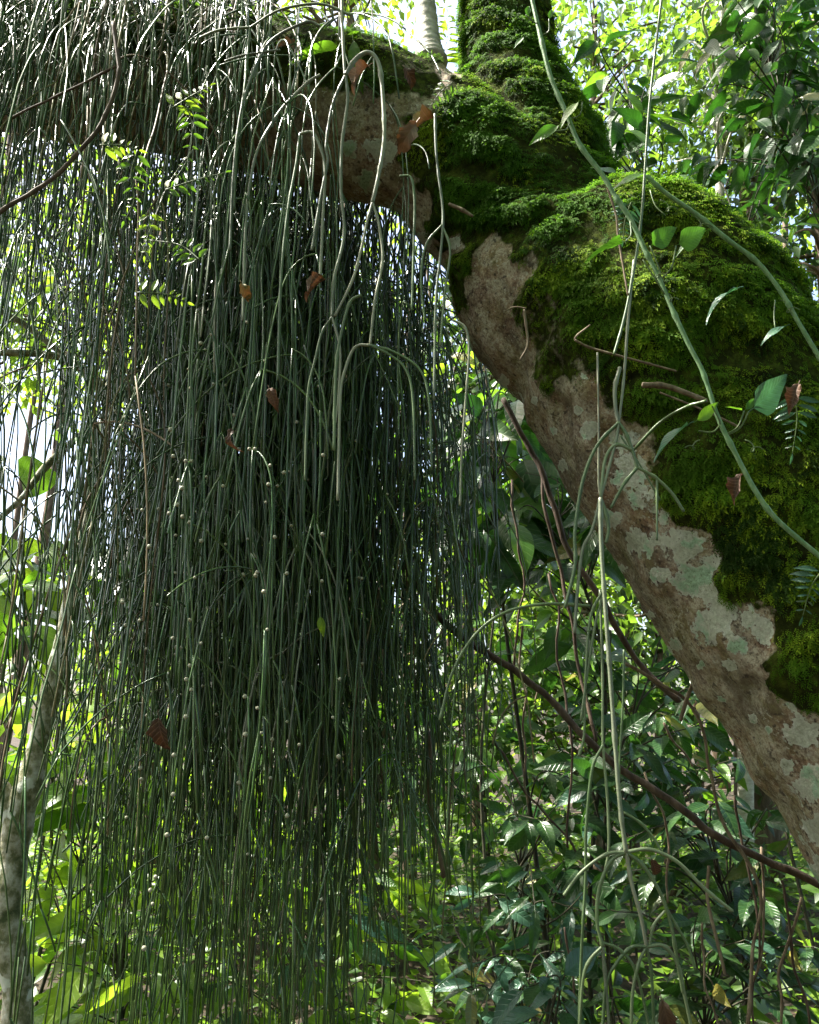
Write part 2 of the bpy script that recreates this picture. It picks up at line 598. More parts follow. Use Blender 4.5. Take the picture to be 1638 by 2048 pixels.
# ------------------------------------------------------------------ leaf meshes (unit length, base at origin, along +Y, face +Z)
PROFILES = {
    'ovate': (0.42, lambda t: np.sin(math.pi * t ** 0.8) ** 0.9 * (1 - 0.25 * t)),
    'round': (0.80, lambda t: np.sin(math.pi * np.clip(t, 0, 1) ** 0.62) ** 0.72),
    'heart': (0.62, lambda t: np.sin(math.pi * np.clip(t, 0, 1) ** 0.52) ** 0.8 * (1 - 0.15 * t)),
    'lance': (0.25, lambda t: np.sin(math.pi * t ** 0.85) ** 0.85),
    'strap': (0.15, lambda t: np.sin(math.pi * np.clip(t, 0.0, 1) ** 0.7) ** 0.45),
}


def leaf_arrays(kind, nu=8, fold=0.16, droop=0.25, wave=0.02, petiole=0.12, seed=0, serr=0.0, curl=0.0):
    w, f = PROFILES[kind]
    rs = np.random.RandomState(seed)
    t = np.linspace(0, 1, nu + 1)
    half = w / 2 * f(t)
    half[0] = half[-1] = 0.004
    cols = [-1, -0.5, 0, 0.5, 1]
    V = []
    ph = rs.uniform(0, 6)
    for k, tt in enumerate(t):
        ang = droop * tt
        y = math.sin(ang) / max(droop, 1e-4) if droop else tt
        z = -(1 - math.cos(ang)) / max(droop, 1e-4) if droop else 0
        for c in cols:
            h = half[k] * (1 + serr * ((k % 2) - 0.5) * (abs(c) > 0.9))
            hc = h * math.sin(min(abs(c), 1) * (1.0 + curl)) / math.sin(1.0 + curl) if curl else h * abs(c)
            V.append((math.copysign(hc, c) if c else 0.0, y + (0.05 * abs(c) * serr), z + fold * h * abs(c) * 2 * (1 - curl * abs(c)) + wave * math.sin(ph + tt * 9 + c * 2) * abs(c)))
    V = np.array(V)
    F = []
    for k in range(nu):
        for c in range(4):
            a = k * 5 + c
            F.append((a, a + 1, a + 6, a + 5))
    F = np.array(F)
    V[:, 1] += petiole
    mb = MB()
    mb.add(V, F)
    if petiole:
        P = np.array([(0, -0.01, -0.02), (0, petiole * 0.5, 0.0), (0, petiole + 0.05, 0.0)])
        mb.tube(P, [0.014, 0.011, 0.006], 3, cap=False)
    return mb


PROFILES['dry'] = (0.46, lambda t: np.sin(math.pi * t ** 0.8) ** 0.9 * (1 - 0.25 * t) * (1 + 0.18 * np.sin(t * 23)))
LEAF = {}
for kind_, pars in {'ovate': dict(fold=0.14, droop=0.5), 'round': dict(fold=0.05, droop=0.5, wave=0.03), 'heart': dict(fold=0.12, droop=0.4),
                    'lance': dict(fold=0.18, droop=0.7), 'strap': dict(fold=0.3, droop=0.9)}.items():
    for v in range(3):
        q = dict(pars)
        q['droop'] *= (0.5, 1.0, 1.7)[v]
        LEAF[(kind_, v)] = leaf_arrays(kind_, seed=v, **q)
for v in range(3):
    LEAF[('dry', v)] = leaf_arrays('dry', nu=12, fold=(0.5, 0.3, 0.75)[v], droop=(1.3, 2.2, 0.8)[v], wave=(0.05, 0.09, 0.12)[v], seed=20 + v, petiole=0.16)
_leaf_cache = {}


def leaf_me(kind, v, mat):
    key = (kind, v, mat.name)
    if key not in _leaf_cache:
        me = LEAF[(kind, v)].mesh("leaf_blade")
        me.materials.append(mat)
        _leaf_cache[key] = me
    return _leaf_cache[key]


def frame(d, n):
    """Rotation whose Y is d and Z is as near n as can be."""
    y = nrm(d)
    z = np.asarray(n, float) - y * np.dot(n, y)
    if np.linalg.norm(z) < 1e-4:
        z = np.array([0.3, 0.2, 1.0]) - y * np.dot(np.array([0.3, 0.2, 1.0]), y)
    z = nrm(z)
    x = np.cross(y, z)
    return x, y, z


def put_leaf(p, d, n, size, kind, mat, parent, v=None, name="leaf"):
    x, y, z = frame(d, n)
    mtx = Matrix(((x[0] * size, y[0] * size, z[0] * size, p[0]), (x[1] * size, y[1] * size, z[1] * size, p[1]),
                  (x[2] * size, y[2] * size, z[2] * size, p[2]), (0, 0, 0, 1)))
    return link(name, leaf_me(kind, random.randrange(3) if v is None else v, mat), None, parent, None, mtx)


def px_leaf(px0, py0, px1, py1, Y, kind, mat, parent, turn=0.0, v=1, name="leaf", lean=0.0):
    """A leaf whose base and tip show at two photo pixels; turn rolls it about its length."""
    a, b = at(px0, py0, Y), at(px1, py1, Y + lean)
    d = b - a
    n0 = -FWD * 0.75 + UPV * 0.65
    x, y, z = frame(d, n0)
    n = z * math.cos(turn) + x * math.sin(turn)
    return put_leaf(a, d, n, np.linalg.norm(d), kind, mat, parent, v, name)


LOW_V = np.array([(0, 0, 0), (-0.24, 0.42, 0.05), (0, 0.45, -0.03), (0.24, 0.42, 0.05), (0, 1, -0.16)])
LOW_F = np.array([(0, 2, 1, 0), (0, 3, 2, 0), (1, 2, 4, 1), (2, 3, 4, 2)])


def leaf_cloud(mb, P, D, Nn, S, width=1.0):
    y = nrm(D)
    z = nrm(Nn - y * np.sum(Nn * y, 1, keepdims=True))
    x = np.cross(y, z)
    T = LOW_V * np.array([width, 1, 1])
    V = P[:, None, :] + S[:, None, None] * (x[:, None, :] * T[None, :, :1] + y[:, None, :] * T[None, :, 1:2] + z[:, None, :] * T[None, :, 2:])
    F = LOW_F[None] + (np.arange(len(P)) * 5)[:, None, None]
    mb.add(V.reshape(-1, 3), F.reshape(-1, 4), np.repeat(R.rand(len(P)), 5))


# ------------------------------------------------------------------ the ground
def ground_z(x, y):
    P = np.stack([np.asarray(x) * 0.25, np.asarray(y) * 0.25, np.zeros_like(x)], 1)
    return fbm(P, 4, 3) * 0.22 + np.clip((np.asarray(y) - 6) * 0.03, 0, 3) - 0.1


gx = np.linspace(-1, 1, 141)
gx = np.sign(gx) * (np.abs(gx) ** 1.8) * 120
GX, GY = np.meshgrid(gx, gx + 5)
gz = ground_z(GX.ravel(), GY.ravel())
n_ = 141
idx = np.arange(n_ * n_).reshape(n_, n_)
g = MB()
g.add(np.stack([GX.ravel(), GY.ravel(), gz], 1), np.stack([idx[:-1, :-1], idx[:-1, 1:], idx[1:, 1:], idx[1:, :-1]], -1).reshape(-1, 4))
g.build("ground", M['soil'], None, True, 'structure')

# ------------------------------------------------------------------ the leaning mossy tree
tree = thing("leaning_tree", at(1900, 3050, 1.95), "huge leaning tree trunk, mossy on its upper side and crusted with pale lichen below", "tree")


def chain(spec, n=10):
    """spec rows: px, py, Y, radius in px -> points and radii in metres."""
    P = catmull([at(a, b, c) for a, b, c, d in spec], n)
    rr = catmull([np.array([d * depth(at(a, b, c)) / FPX, 0, 0]) for a, b, c, d in spec], n)[:, 0]
    return P, rr


trunk_spec = [(2760, 2700, 1.95, 540), (2130, 1760, 1.95, 420), (1800, 1376, 1.98, 335), (1562, 1072, 2.02, 300), (1262, 665, 2.08, 265), (1085, 545, 2.12, 192),
              (1064, 358, 2.16, 152), (1025, 205, 2.18, 106), (1010, 40, 2.22, 82), (1000, -160, 2.26, 72), (960, -520, 2.3, 64), (900, -1300, 2.4, 50)]
limb_spec = [(1110, 500, 2.14, 180), (985, 395, 2.14, 168), (860, 300, 2.15, 142), (700, 240, 2.18, 150), (500, 190, 2.24, 140), (250, 160, 2.32, 130), (0, 130, 2.42, 120), (-300, 90, 2.52, 120), (-800, 60, 2.7, 90)]
tm = MB()
for sp in (trunk_spec, limb_spec):
    P_, r_ = chain(sp)
    tm.tube(P_, r_, 28)
# a buttress shoulder that fills the upper right flank
P_, r_ = chain([(1080, 430, 2.2, 70), (1220, 596, 2.22, 92), (1448, 798, 2.2, 176), (1740, 1180, 2.15, 290)])
tm.tube(P_, r_, 24)
raw = tm.build("trunk", None)
mod = raw.modifiers.new("remesh", 'REMESH')
mod.mode = 'VOXEL'
mod.voxel_size = 0.0125
mod.use_smooth_shade = True
mod2 = raw.modifiers.new("smooth", 'SMOOTH')
mod2.factor = 0.5
mod2.iterations = 22
dg = bpy.context.evaluated_depsgraph_get()
ev = raw.evaluated_get(dg)
tme = bpy.data.meshes.new_from_object(ev)
bpy.data.objects.remove(raw)


def mesh_np(me):
    V = np.empty(len(me.vertices) * 3, np.float32)
    me.vertices.foreach_get("co", V)
    Nn = np.empty(len(me.vertices) * 3, np.float32)
    me.vertices.foreach_get("normal", Nn)
    return V.reshape(-1, 3).astype(float), Nn.reshape(-1, 3).astype(float)


def in_poly(px, py, poly):
    """Signed distance in pixels to a polygon, positive inside."""
    poly = np.array(poly, float)
    inside = np.zeros(len(px), bool)
    dist = np.full(len(px), 1e9)
    for k in range(len(poly)):
        x0, y0 = poly[k - 1]
        x1, y1 = poly[k]
        c = ((y0 > py) != (y1 > py)) & (px < (x1 - x0) * (py - y0) / (y1 - y0 + 1e-9) + x0)
        inside ^= c
        ex, ey = x1 - x0, y1 - y0
        t = np.clip(((px - x0) * ex + (py - y0) * ey) / (ex * ex + ey * ey + 1e-9), 0, 1)
        dist = np.minimum(dist, np.hypot(px - x0 - t * ex, py - y0 - t * ey))
    return np.where(inside, dist, -dist)


MOSS_A = [(930, -60), (1110, -60), (1200, 120), (1300, 220), (1330, 330), (1290, 430), (1200, 470), (1125, 462), (1085, 500), (1040, 520), (985, 470), (930, 500),
          (905, 470), (850, 430), (790, 320), (850, 270), (905, 180)]
MOSS_B = [(1180, 160), (1400, 260), (1700, 420), (2100, 700), (2700, 1300), (2700, 2600), (1950, 1720), (1638, 1420), (1560, 1360), (1535, 1240), (1455, 1190), (1415, 1090), (1335, 1035), (1290, 960),
          (1270, 880), (1215, 830), (1205, 740), (1150, 660), (1085, 560), (1100, 500), (1200, 480)]
MOSS_C = [(-500, -300), (700, -100), (880, 60), (900, 180), (820, 235), (640, 175), (480, 150), (250, 120), (0, 90), (-500, 60)]
MOSS_D = [(905, 500), (945, 480), (955, 560), (930, 600), (905, 580)]
MOSS_E = [(1080, 545), (1190, 590), (1230, 720), (1150, 770), (1090, 720), (1060, 640)]


def moss_field(P):
    px, py = proj(P)
    nz = fbm(P * 9.0, 4, 11) * 34 + fbm(P * 40.0, 2, 5) * 14
    a = np.clip((in_poly(px, py, MOSS_A) + nz) / 26 + 0.5, 0, 1)
    b = np.clip((in_poly(px, py, MOSS_B) + nz) / 26 + 0.5, 0, 1)
    c = np.clip((in_poly(px, py, MOSS_C) + nz) / 30 + 0.2, 0, 1) * 0.7
    d = np.clip((in_poly(px, py, MOSS_D) + nz) / 20 + 0.5, 0, 1)
    e = np.clip((in_poly(px, py, MOSS_E) + nz * 1.5) / 40 + 0.2, 0, 0.55)
    return np.maximum.reduce([a, b, c, d, e]), a, b


LICH = [(1265, 940, 45), (1245, 880, 35), (1290, 990, 40), (1330, 1010, 45), (1215, 1040, 28), (1275, 1085, 40), (1370, 1090, 55), (1400, 1160, 60), (1440, 1230, 55),
        (1420, 1250, 45), (1500, 1230, 40), (1165, 745, 32), (1190, 720, 30), (1010, 760, 18), (1030, 800, 22), (1320, 1150, 24), (1540, 1260, 40), (1600, 1470, 45), (1625, 1570, 50),
        (1630, 1660, 40), (1560, 1340, 20), (760, 300, 40), (735, 360, 35), (770, 430, 30), (850, 480, 26), (905, 480, 22), (1085, 130, 35), (1090, 205, 30), (930, 40, 30), (1000, 100, 18),
        (1180, 860, 24), (600, 330, 30), (810, 470, 25), (940, 690, 14), (1130, 930, 16), (1060, 260, 16), (1350, 1290, 18), (1230, 960, 14), (1310, 1080, 16), (1240, 1140, 13), (1300, 1230, 12), (1460, 1330, 20), (1400, 1330, 12), (1500, 1440, 14), (1570, 1540, 22), (1540, 1460, 16), (1590, 1400, 26), (1440, 1400, 10), (1110, 860, 12), (1070, 800, 10), (1160, 820, 14), (1480, 1290, 24), (1650, 1740, 40), (700, 300, 22), (1265, 800, 30)]
V, Nn = mesh_np(tme)
px, py = proj(V)
ms, ma_, mb_ = moss_field(V)
lich = np.zeros(len(V))
for (lx, ly, lr) in LICH:
    lich = np.maximum(lich, np.clip(1.05 - np.hypot(px - lx, py - ly) / (lr * 1.45), 0, 1))
lich = lich * (1 - ms)
disp = fbm(V * 4.0, 3, 21) * 0.014 + fbm(V * np.array([14, 14, 10.0]), 4, 31) * 0.0055 - np.abs(fbm(V * 30, 3, 41)) * 0.004


def ledge(P):
    """Uneven tufts, wider than tall, that thin out and bunch up at several sizes."""
    q = np.stack([P[:, 0] * 7, P[:, 1] * 7, (P[:, 2] + P[:, 0] * 0.35 + P[:, 1] * 0.2) * 17], 1)
    return np.clip(0.5 + 0.8 * fbm(q + 0.7 * np.stack([fbm(P * 5, 2, 62)] * 3, 1), 4, 61), 0, 1)


disp += ms * 0.016 * (ledge(V) - 0.5)
disp += ms * (0.008 + 0.010 * np.clip(fbm(V * np.array([9, 9, 16.0]), 3, 51), -0.4, 1))
# knots and sunken scars
for (kx, ky, kr, kd) in [(1270, 860, 26, -0.02), (1225, 870, 22, -0.022), (1130, 820, 16, -0.012), (1115, 740, 22, -0.016), (1510, 1375, 24, -0.02), (1180, 780, 30, 0.012), (1060, 650, 26, 0.01),
                         (1300, 1170, 40, 0.012), (1400, 1400, 45, 0.016), (1500, 1560, 50, 0.018), (1150, 990, 60, 0.012)]:
    disp += kd * np.exp(-((px - kx) ** 2 + (py - ky) ** 2) / (2 * (kr * 0.7) ** 2))
V2 = V + Nn * disp[:, None]
tme.vertices.foreach_set("co", V2.astype(np.float32).reshape(-1))
for nm, arr in (("moss", ms), ("lichen", lich)):
    a_ = tme.attributes.new(nm, 'FLOAT', 'POINT')
    a_.data.foreach_set("value", arr.astype(np.float32))
tme.materials.clear()
tme.materials.append(M['trunk'])
tme.update()

# split the one skin into trunk and limb along the fork
nl = len(tme.loops)
lv = np.empty(nl, np.int32)
tme.loops.foreach_get("vertex_index", lv)
npoly = len(tme.polygons)
ls = np.empty(npoly, np.int32)
lt_ = np.empty(npoly, np.int32)
tme.polygons.foreach_get("loop_start", ls)
tme.polygons.foreach_get("loop_total", lt_)
QUADS = lv.reshape(-1, 4) if (lt_ == 4).all() else None
ctr = V2[QUADS].mean(1)
cpx, cpy = proj(ctr)
limb_face = (cpx < 870) & (ctr[:, 2] > 2.0) & ~((cpy < -200) & (cpx > 500))
upright_face = (cpy < 235) & ~limb_face & (ctr[:, 2] > 2.5)


def sub_mesh(name, mask):
    q = QUADS[mask]
    u, inv = np.unique(q, return_inverse=True)
    mb = MB()
    mb.add(V2[u], inv.reshape(-1, 4))
    me = mb.mesh(name)
    for nm, arr in (("moss", ms), ("lichen", lich)):
        a_ = me.attributes.new(nm, 'FLOAT', 'POINT')
        a_.data.foreach_set("value", arr[u].astype(np.float32))
    o = link(name, me, M['trunk'], tree)
    return o


sub_mesh("trunk", ~limb_face)
sub_mesh("limb", limb_face)
TV, TQ = V2, QUADS
_, TN = mesh_np(tme)

# moss fronds: tens of thousands of small bent blades in overlapping ledges
area = np.linalg.norm(np.cross(TV[TQ[:, 1]] - TV[TQ[:, 0]], TV[TQ[:, 3]] - TV[TQ[:, 0]]), axis=1)
fm = ms[TQ].mean(1)
vis = (cpx > -60) & (cpx < 2000) & (cpy > -120) & (cpy < 2150)
facing = np.einsum('ij,ij->i', TN[TQ].mean(1), nrm(CAM - ctr)) > -0.2
wgt = area * (fm ** 1.3) * vis * facing
wgt /= wgt.sum()
NF = 100000
pick = R.choice(len(TQ), NF, p=wgt)
uu, vv = R.rand(NF, 1), R.rand(NF, 1)
q = TQ[pick]
PP = (TV[q[:, 0]] * (1 - uu) + TV[q[:, 1]] * uu) * (1 - vv) + (TV[q[:, 3]] * (1 - uu) + TV[q[:, 2]] * uu) * vv
NN = nrm(TN[q].mean(1))
down = np.array([0, 0, -1.0]) - NN * NN[:, 2:3] * -1.0
down = nrm(np.array([[0, 0, -1.0]]) - NN * (NN @ np.array([0, 0, -1.0]))[:, None])
side = np.cross(NN, down)
# ledges: fronds stand proud on the crest of each wavy band and are short beneath it
crest = ledge(PP)
bare = fbm(PP * 6.5, 4, 66)
keep = (R.rand(NF) < 0.10 + 0.90 * crest ** 1.2) & (R.rand(NF) < np.clip(1.25 + 1.9 * (bare + 0.22), 0.12, 1)) & (R.rand(NF) < 0.25 + 0.9 * fm[pick])
clump = fbm(PP * 22, 3, 71)
keep &= clump > -0.75
PP, NN, down, side, crest, clump = [a[keep] for a in (PP, NN, down, side, crest, clump)]
nk = len(PP)
D = nrm(down * (0.75 + 0.3 * R.rand(nk, 1)) + NN * (0.25 + 0.75 * crest[:, None] * R.rand(nk, 1)) + side * R.normal(0, 0.55, (nk, 1)))
S = (0.014 + 0.020 * crest * R.rand(nk) + 0.004 * R.rand(nk)) * (1 + 0.3 * clump) * (0.45 + 0.55 * fm[pick][keep])
Nup = nrm(NN + R.normal(0, 0.45, (nk, 3)))
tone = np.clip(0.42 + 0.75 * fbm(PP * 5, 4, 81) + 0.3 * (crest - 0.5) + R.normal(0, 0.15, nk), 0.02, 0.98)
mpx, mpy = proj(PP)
tone = np.clip(tone + 0.38 * (mpy < 480) * (mpx < 1230) - 0.26 * (mpy > 520) - 0.2 * (mpx > 1330), 0.02, 0.98)  # sun on the fork and shade on lower and right moss, painted into tone
fb = MB()
x_ = np.cross(nrm(D), nrm(Nup - D * np.sum(Nup * D, 1, keepdims=True)))
zz = np.cross(x_, D)
BL, BF = [], []
for (yy, ln_, sd_) in [(0.02, 0.36, -1), (0.10, 0.36, 1), (0.30, 0.34, -1), (0.40, 0.32, 1), (0.56, 0.27, -1), (0.66, 0.24, 1), (0.70, 0.36, 0)]:
    k0 = len(BL)
    dx, dy = (sd_ * 0.80, 0.60) if sd_ else (0.0, 1.0)
    lift = 0.10 * math.sin(yy * 3)
    BL += [(0, yy, lift), (dx * ln_ * .5 + dy * .055, yy + dy * ln_ * .5 - dx * .055, lift + .05), (dx * ln_, yy + dy * ln_, lift - .07), (dx * ln_ * .5 - dy * .055, yy + dy * ln_ * .5 + dx * .055, lift + .05)]
    BF.append((k0, k0 + 1, k0 + 2, k0 + 3))
BL, BF = np.array(BL), np.array(BF)
VV = PP[:, None, :] - NN[:, None, :] * 0.002 + S[:, None, None] * (x_[:, None, :] * BL[None, :, :1] + D[:, None, :] * BL[None, :, 1:2] + zz[:, None, :] * BL[None, :, 2:])
FF = BF[None] + (np.arange(nk) * len(BL))[:, None, None]
fb.add(VV.reshape(-1, 3), FF.reshape(-1, 4), np.repeat(tone, len(BL)))
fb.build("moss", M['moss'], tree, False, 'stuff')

# pale young stem that stands on the limb beside the fork
stem_t = thing("young_tree_stem", at(855, 120, 2.15), "slim pale ringed stem rising from the limb beside the mossy fork", "tree stem")
P_, r_ = chain([(862, 128, 2.13, 34), (857, 90, 2.14, 25), (853, 30, 2.15, 21), (845, -60, 2.16, 20), (835, -400, 2.2, 17)])
mb = MB()
rr = r_ * (1 + 0.06 * np.sin(np.arange(len(r_)) * 2.1))
mb.tube(P_, rr, 14)
mb.build("stem", M['pale_bark'], stem_t)


# ------------------------------------------------------------------ hanging mistletoe cactus
def grow(mb, root, out, zend, r0, rng, rec, budget=16, seglen=(0.18, 0.5), arch=20.0):
    todo = [(np.array(root, float), nrm(out), zend, r0, 0)]
    made = 0
    while todo:
        p, d, ze, r, lev = todo.pop(rng.randint(len(todo)))
        main = lev < 100
        if not main:
            lev -= 100
            if made >= budget:
                continue
        made += 1
        L = rng.uniform(0.10, 0.32) if lev < 3 else rng.uniform(*seglen)
        a = np.array([d[0], d[1], 0.0])
        if np.linalg.norm(a) < 0.02:
            a = np.array([rng.normal(), rng.normal(), 0])
        a = nrm(a)
        ref = np.array([-a[1], a[0], 0.0])
        pts = [p.copy()]
        k = arch * (rng.uniform(0.6, 1.3) if lev == 0 else math.exp(rng.uniform(math.log(0.22), math.log(2.0))))
        bend = a * rng.normal(0, 0.06)
        done = 0.0
        while done < L:
            straight = d[2] < -0.95
            st = 0.075 if straight else 0.024
            d = d + np.array([0, 0, -1.0]) * k * st * 0.5 + bend * st * 10
            d = nrm(d + rng.normal(0, 0.032, 3) * (1.4 if straight else 0.6))
            p = p + d * st
            done += st
            pts.append(p.copy())
            if p[2] < ze:
                break
        P = np.array(pts)
        mb.tube(P, np.linspace(r, r * 0.95, len(P)), 4, ref, True, rng.rand())
        rec.append(P)
        if p[2] < ze + 0.05:
            continue
        nc = int(rng.choice([1, 2, 2, 3])) if lev < 2 else int(rng.choice([1, 2, 2, 3, 3]))
        az = rng.uniform(0, 6.283)
        for c in range(nc):
            az += 6.283 / nc + rng.normal(0, 0.4)
            tn = rng.choice([rng.uniform(0.08, 0.3), rng.uniform(0.3, 0.8)], p=[0.6, 0.4]) if c == 0 else rng.choice([rng.uniform(0.35, 0.9), rng.uniform(0.9, 3.0)], p=[0.5, 0.5])
            dd = nrm(d + np.array([math.cos(az) * 0.75 - 3.0 * (p[0] - root[0]), math.sin(az) * 0.8 - 0.8 * (p[1] - root[1]), 0.15 * tn]) * tn)
            todo.append((p.copy(), dd, ze if c == 0 else max(ze, p[2] - rng.uniform(0.2, 1.3) if rng.rand() < (0.6 if lev < 2 else 0.22) else ze + rng.uniform(0, .5)), max(r * rng.uniform(0.92, 0.99), 0.0021), lev + 1 + (0 if c == 0 and main else 100)))


berry_mb = MB()
bv = []
nb, ns = 6, 8
for a in range(nb + 1):
    for b in range(ns):
        t1, t2 = math.pi * a / nb, 2 * math.pi * b / ns
        rr_ = math.sin(t1) * (1 - 0.12 * (a == nb))
        bv.append((rr_ * math.cos(t2), rr_ * math.sin(t2), math.cos(t1) * (1.0 if a < nb else 0.82)))
bi = np.arange((nb + 1) * ns).reshape(nb + 1, ns)
bf = np.stack([bi[:-1], np.roll(bi[:-1], -1, 1), np.roll(bi[1:], -1, 1), bi[1:]], -1).reshape(-1, 4)
berry_mb.add(np.array(bv), bf)
berry_me = berry_mb.mesh("berry_shape")
berry_me.materials.append(M['berry'])


def add_berry(p, r, parent):
    return link("berry", berry_me, None, parent, None, Matrix.Translation(Vector(p)) @ Matrix.Rotation(random.uniform(0, 3), 4, 'X') @ Matrix.Scale(r, 4))


LP, LR = chain(limb_spec, 12)


def limb_at(px):
    lx, _ = proj(LP)
    k = int(np.argmin(np.abs(lx - px)))
    return LP[k], LR[k]


plants = [  # px range on the limb, number of shoots, label
    (-160, 60, 64, "sparse curtain of thin cactus stems at the left edge, ending above the sapling's foot"),
    (60, 230, 56, "thin hanging cactus stems straight in front of the leaning sapling"),
    (300, 400, 64, "dense dark cactus curtain just right of the sapling, berries near its foot"),
    (390, 560, 88, "dense cactus curtain in the middle, its stems reaching the bottom of the picture"),
    (560, 720, 82, "cactus curtain under the lichen spotted part of the limb, many white berries"),
    (715, 885, 48, "rightmost strip of the cactus curtain, beside the gap below the leaning trunk"),
]
plant_objs = []
for (xa, xb, cnt, lab) in plants:
    c, r_ = limb_at((xa + xb) / 2)
    t = thing("hanging_cactus", c + np.array([0, 0, r_]), lab, "hanging cactus", "cactus plants hanging from the limb")
    recs = []
    for s in range(cnt):
        rng = np.random.RandomState(1000 + len(plant_objs) * 200 + s)
        x = rng.uniform(xa, xb)
        c, r_ = limb_at(x)
        pf = (0.36, 0.3, 0.34) if xa < 300 else (((0.2, 0.22, 0.58) if xa < 380 else (0.09, 0.11, 0.8)) if xa < 500 else ((0.08, 0.12, 0.8) if xa < 560 else (0.03, 0.04, 0.93) if xa < 700 else (0.0, 0.0, 1.0)))
        phi = rng.choice([rng.uniform(-0.5, 0.9), rng.uniform(0.9, 2.2), rng.uniform(2.2 if xa < 700 else 2.9, 3.9)], p=pf)
        rad = np.array([0, -math.cos(phi), math.sin(phi)])
        root = c + rad * r_ * 0.93 + np.array([0, 0, -0.0])
        out = nrm(rad * 0.9 + np.array([rng.normal(0, 0.45) if xa < 500 else rng.normal(-0.2, 0.22), 0, 0.45 + 0.3 * rng.rand()]))
        if xa < 60:
            end_py = rng.choice([rng.uniform(420, 760), rng.uniform(760, 980)], p=[0.88, 0.12])
        elif xa < 230:
            end_py = rng.choice([rng.uniform(460, 800), rng.uniform(900, 1200)], p=[0.92, 0.08])
        elif xa < 700:
            end_py = rng.choice([rng.uniform(1000, 1700), rng.uniform(1800, 2400)], p=[0.14, 0.86])
        else:
            end_py = rng.choice([rng.uniform(900, 1500), rng.uniform(1600, 2250)], p=[0.3, 0.7])
        zend = at(x, end_py, root[1])[2]
        mb = MB()
        rec = []
        grow(mb, root, out, zend, rng.uniform(0.0022, 0.0036), rng, rec, budget=int(rng.uniform(26, 50)) if xa > 200 else 9)
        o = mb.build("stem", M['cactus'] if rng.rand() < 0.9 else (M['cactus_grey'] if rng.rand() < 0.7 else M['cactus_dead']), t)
        recs += rec
    for s in range(52 if xa < 300 else (44 if xa < 500 else 10 if xa < 700 else 0)):      # short young shoots that drape the limb itself
        rng = np.random.RandomState(7000 + len(plant_objs) * 200 + s)
        x = rng.uniform(xa, xb)
        c, r_ = limb_at(x)
        phi = rng.uniform(-0.2, 1.9)
        rad = np.array([0, -math.cos(phi), math.sin(phi)])
        root = c + rad * r_ * 0.95
        out = nrm(rad * 0.8 + np.array([rng.normal(0, 0.7), -0.15, 0.35 + 0.5 * rng.rand()]))
        mb = MB()
        grow(mb, root, out, at(x, rng.uniform(230, 520), root[1])[2], rng.uniform(0.0019, 0.0034), rng, [], budget=7)
        mb.build("stem", M['cactus'] if rng.rand() < 0.7 else (M['cactus_grey'] if rng.rand() < 0.5 else M['cactus_dead']), t)
    plant_objs.append((t, recs))
rb = np.random.RandomState(5)
for t, recs in plant_objs:
    pts = np.concatenate(recs)
    bx, by = proj(pts)
    ok = np.where((by > 640) & (by < 1900) & (bx > 220) & (bx < 900))[0]
    if len(ok) == 0:
        continue
    near = -pts[ok][:, 1]
    w = np.exp((near - near.max()) * 7.0) * np.exp(-((by[ok] - 1320) / 460.0) ** 2)
    for k in rb.choice(ok, min(55, len(ok) // 4), replace=False, p=w / w.sum()):
        add_berry(pts[k] + np.array([rb.choice([-1, 1]) * 0.006, -0.005, 0]), rb.uniform(0.0030, 0.0052), t)


def px_stems(name, label, cat, lines, mat, rpx, group=None, sides=7, nper=12, part="stem", jit=0.0, taper=0.9):
    """A plant drawn by hand: each line is (Y, [(px, py), ...]) and becomes one tapering stem of its own."""
    first = lines[0]
    t = thing(name, at(*first[1][0], first[0]), label, cat, group)
    for ln in lines:
        Y, pts = ln[0], ln[1]
        k = ln[2] if len(ln) > 2 else 1.0
        mt = ln[3] if len(ln) > 3 else mat
        Ys = np.linspace(Y, ln[4], len(pts)) if len(ln) > 4 else [Y] * len(pts)
        P = catmull([at(a, b, y) for (a, b), y in zip(pts, Ys)], nper)
        if jit:
            P = P + np.stack([fbm(P * 7 + q * 9, 2, 90 + q) for q in range(3)], 1) * jit
        r = rpx * k * depth(P[0]) / FPX
        sl = np.concatenate([[0], np.cumsum(np.linalg.norm(np.diff(P, axis=0), axis=1))])
        rr = np.linspace(r, r * taper, len(P)) * (1 + 0.10 * fbm(P * 25, 2, 33)) * (1 + 0.3 * np.exp(-(((sl + 0.03) % 0.13 - 0.065) / 0.007) ** 2))
        mb = MB()
        mb.tube(P, rr, sides, None, True, R.rand())
        mb.build(part, mt, t)
    return t


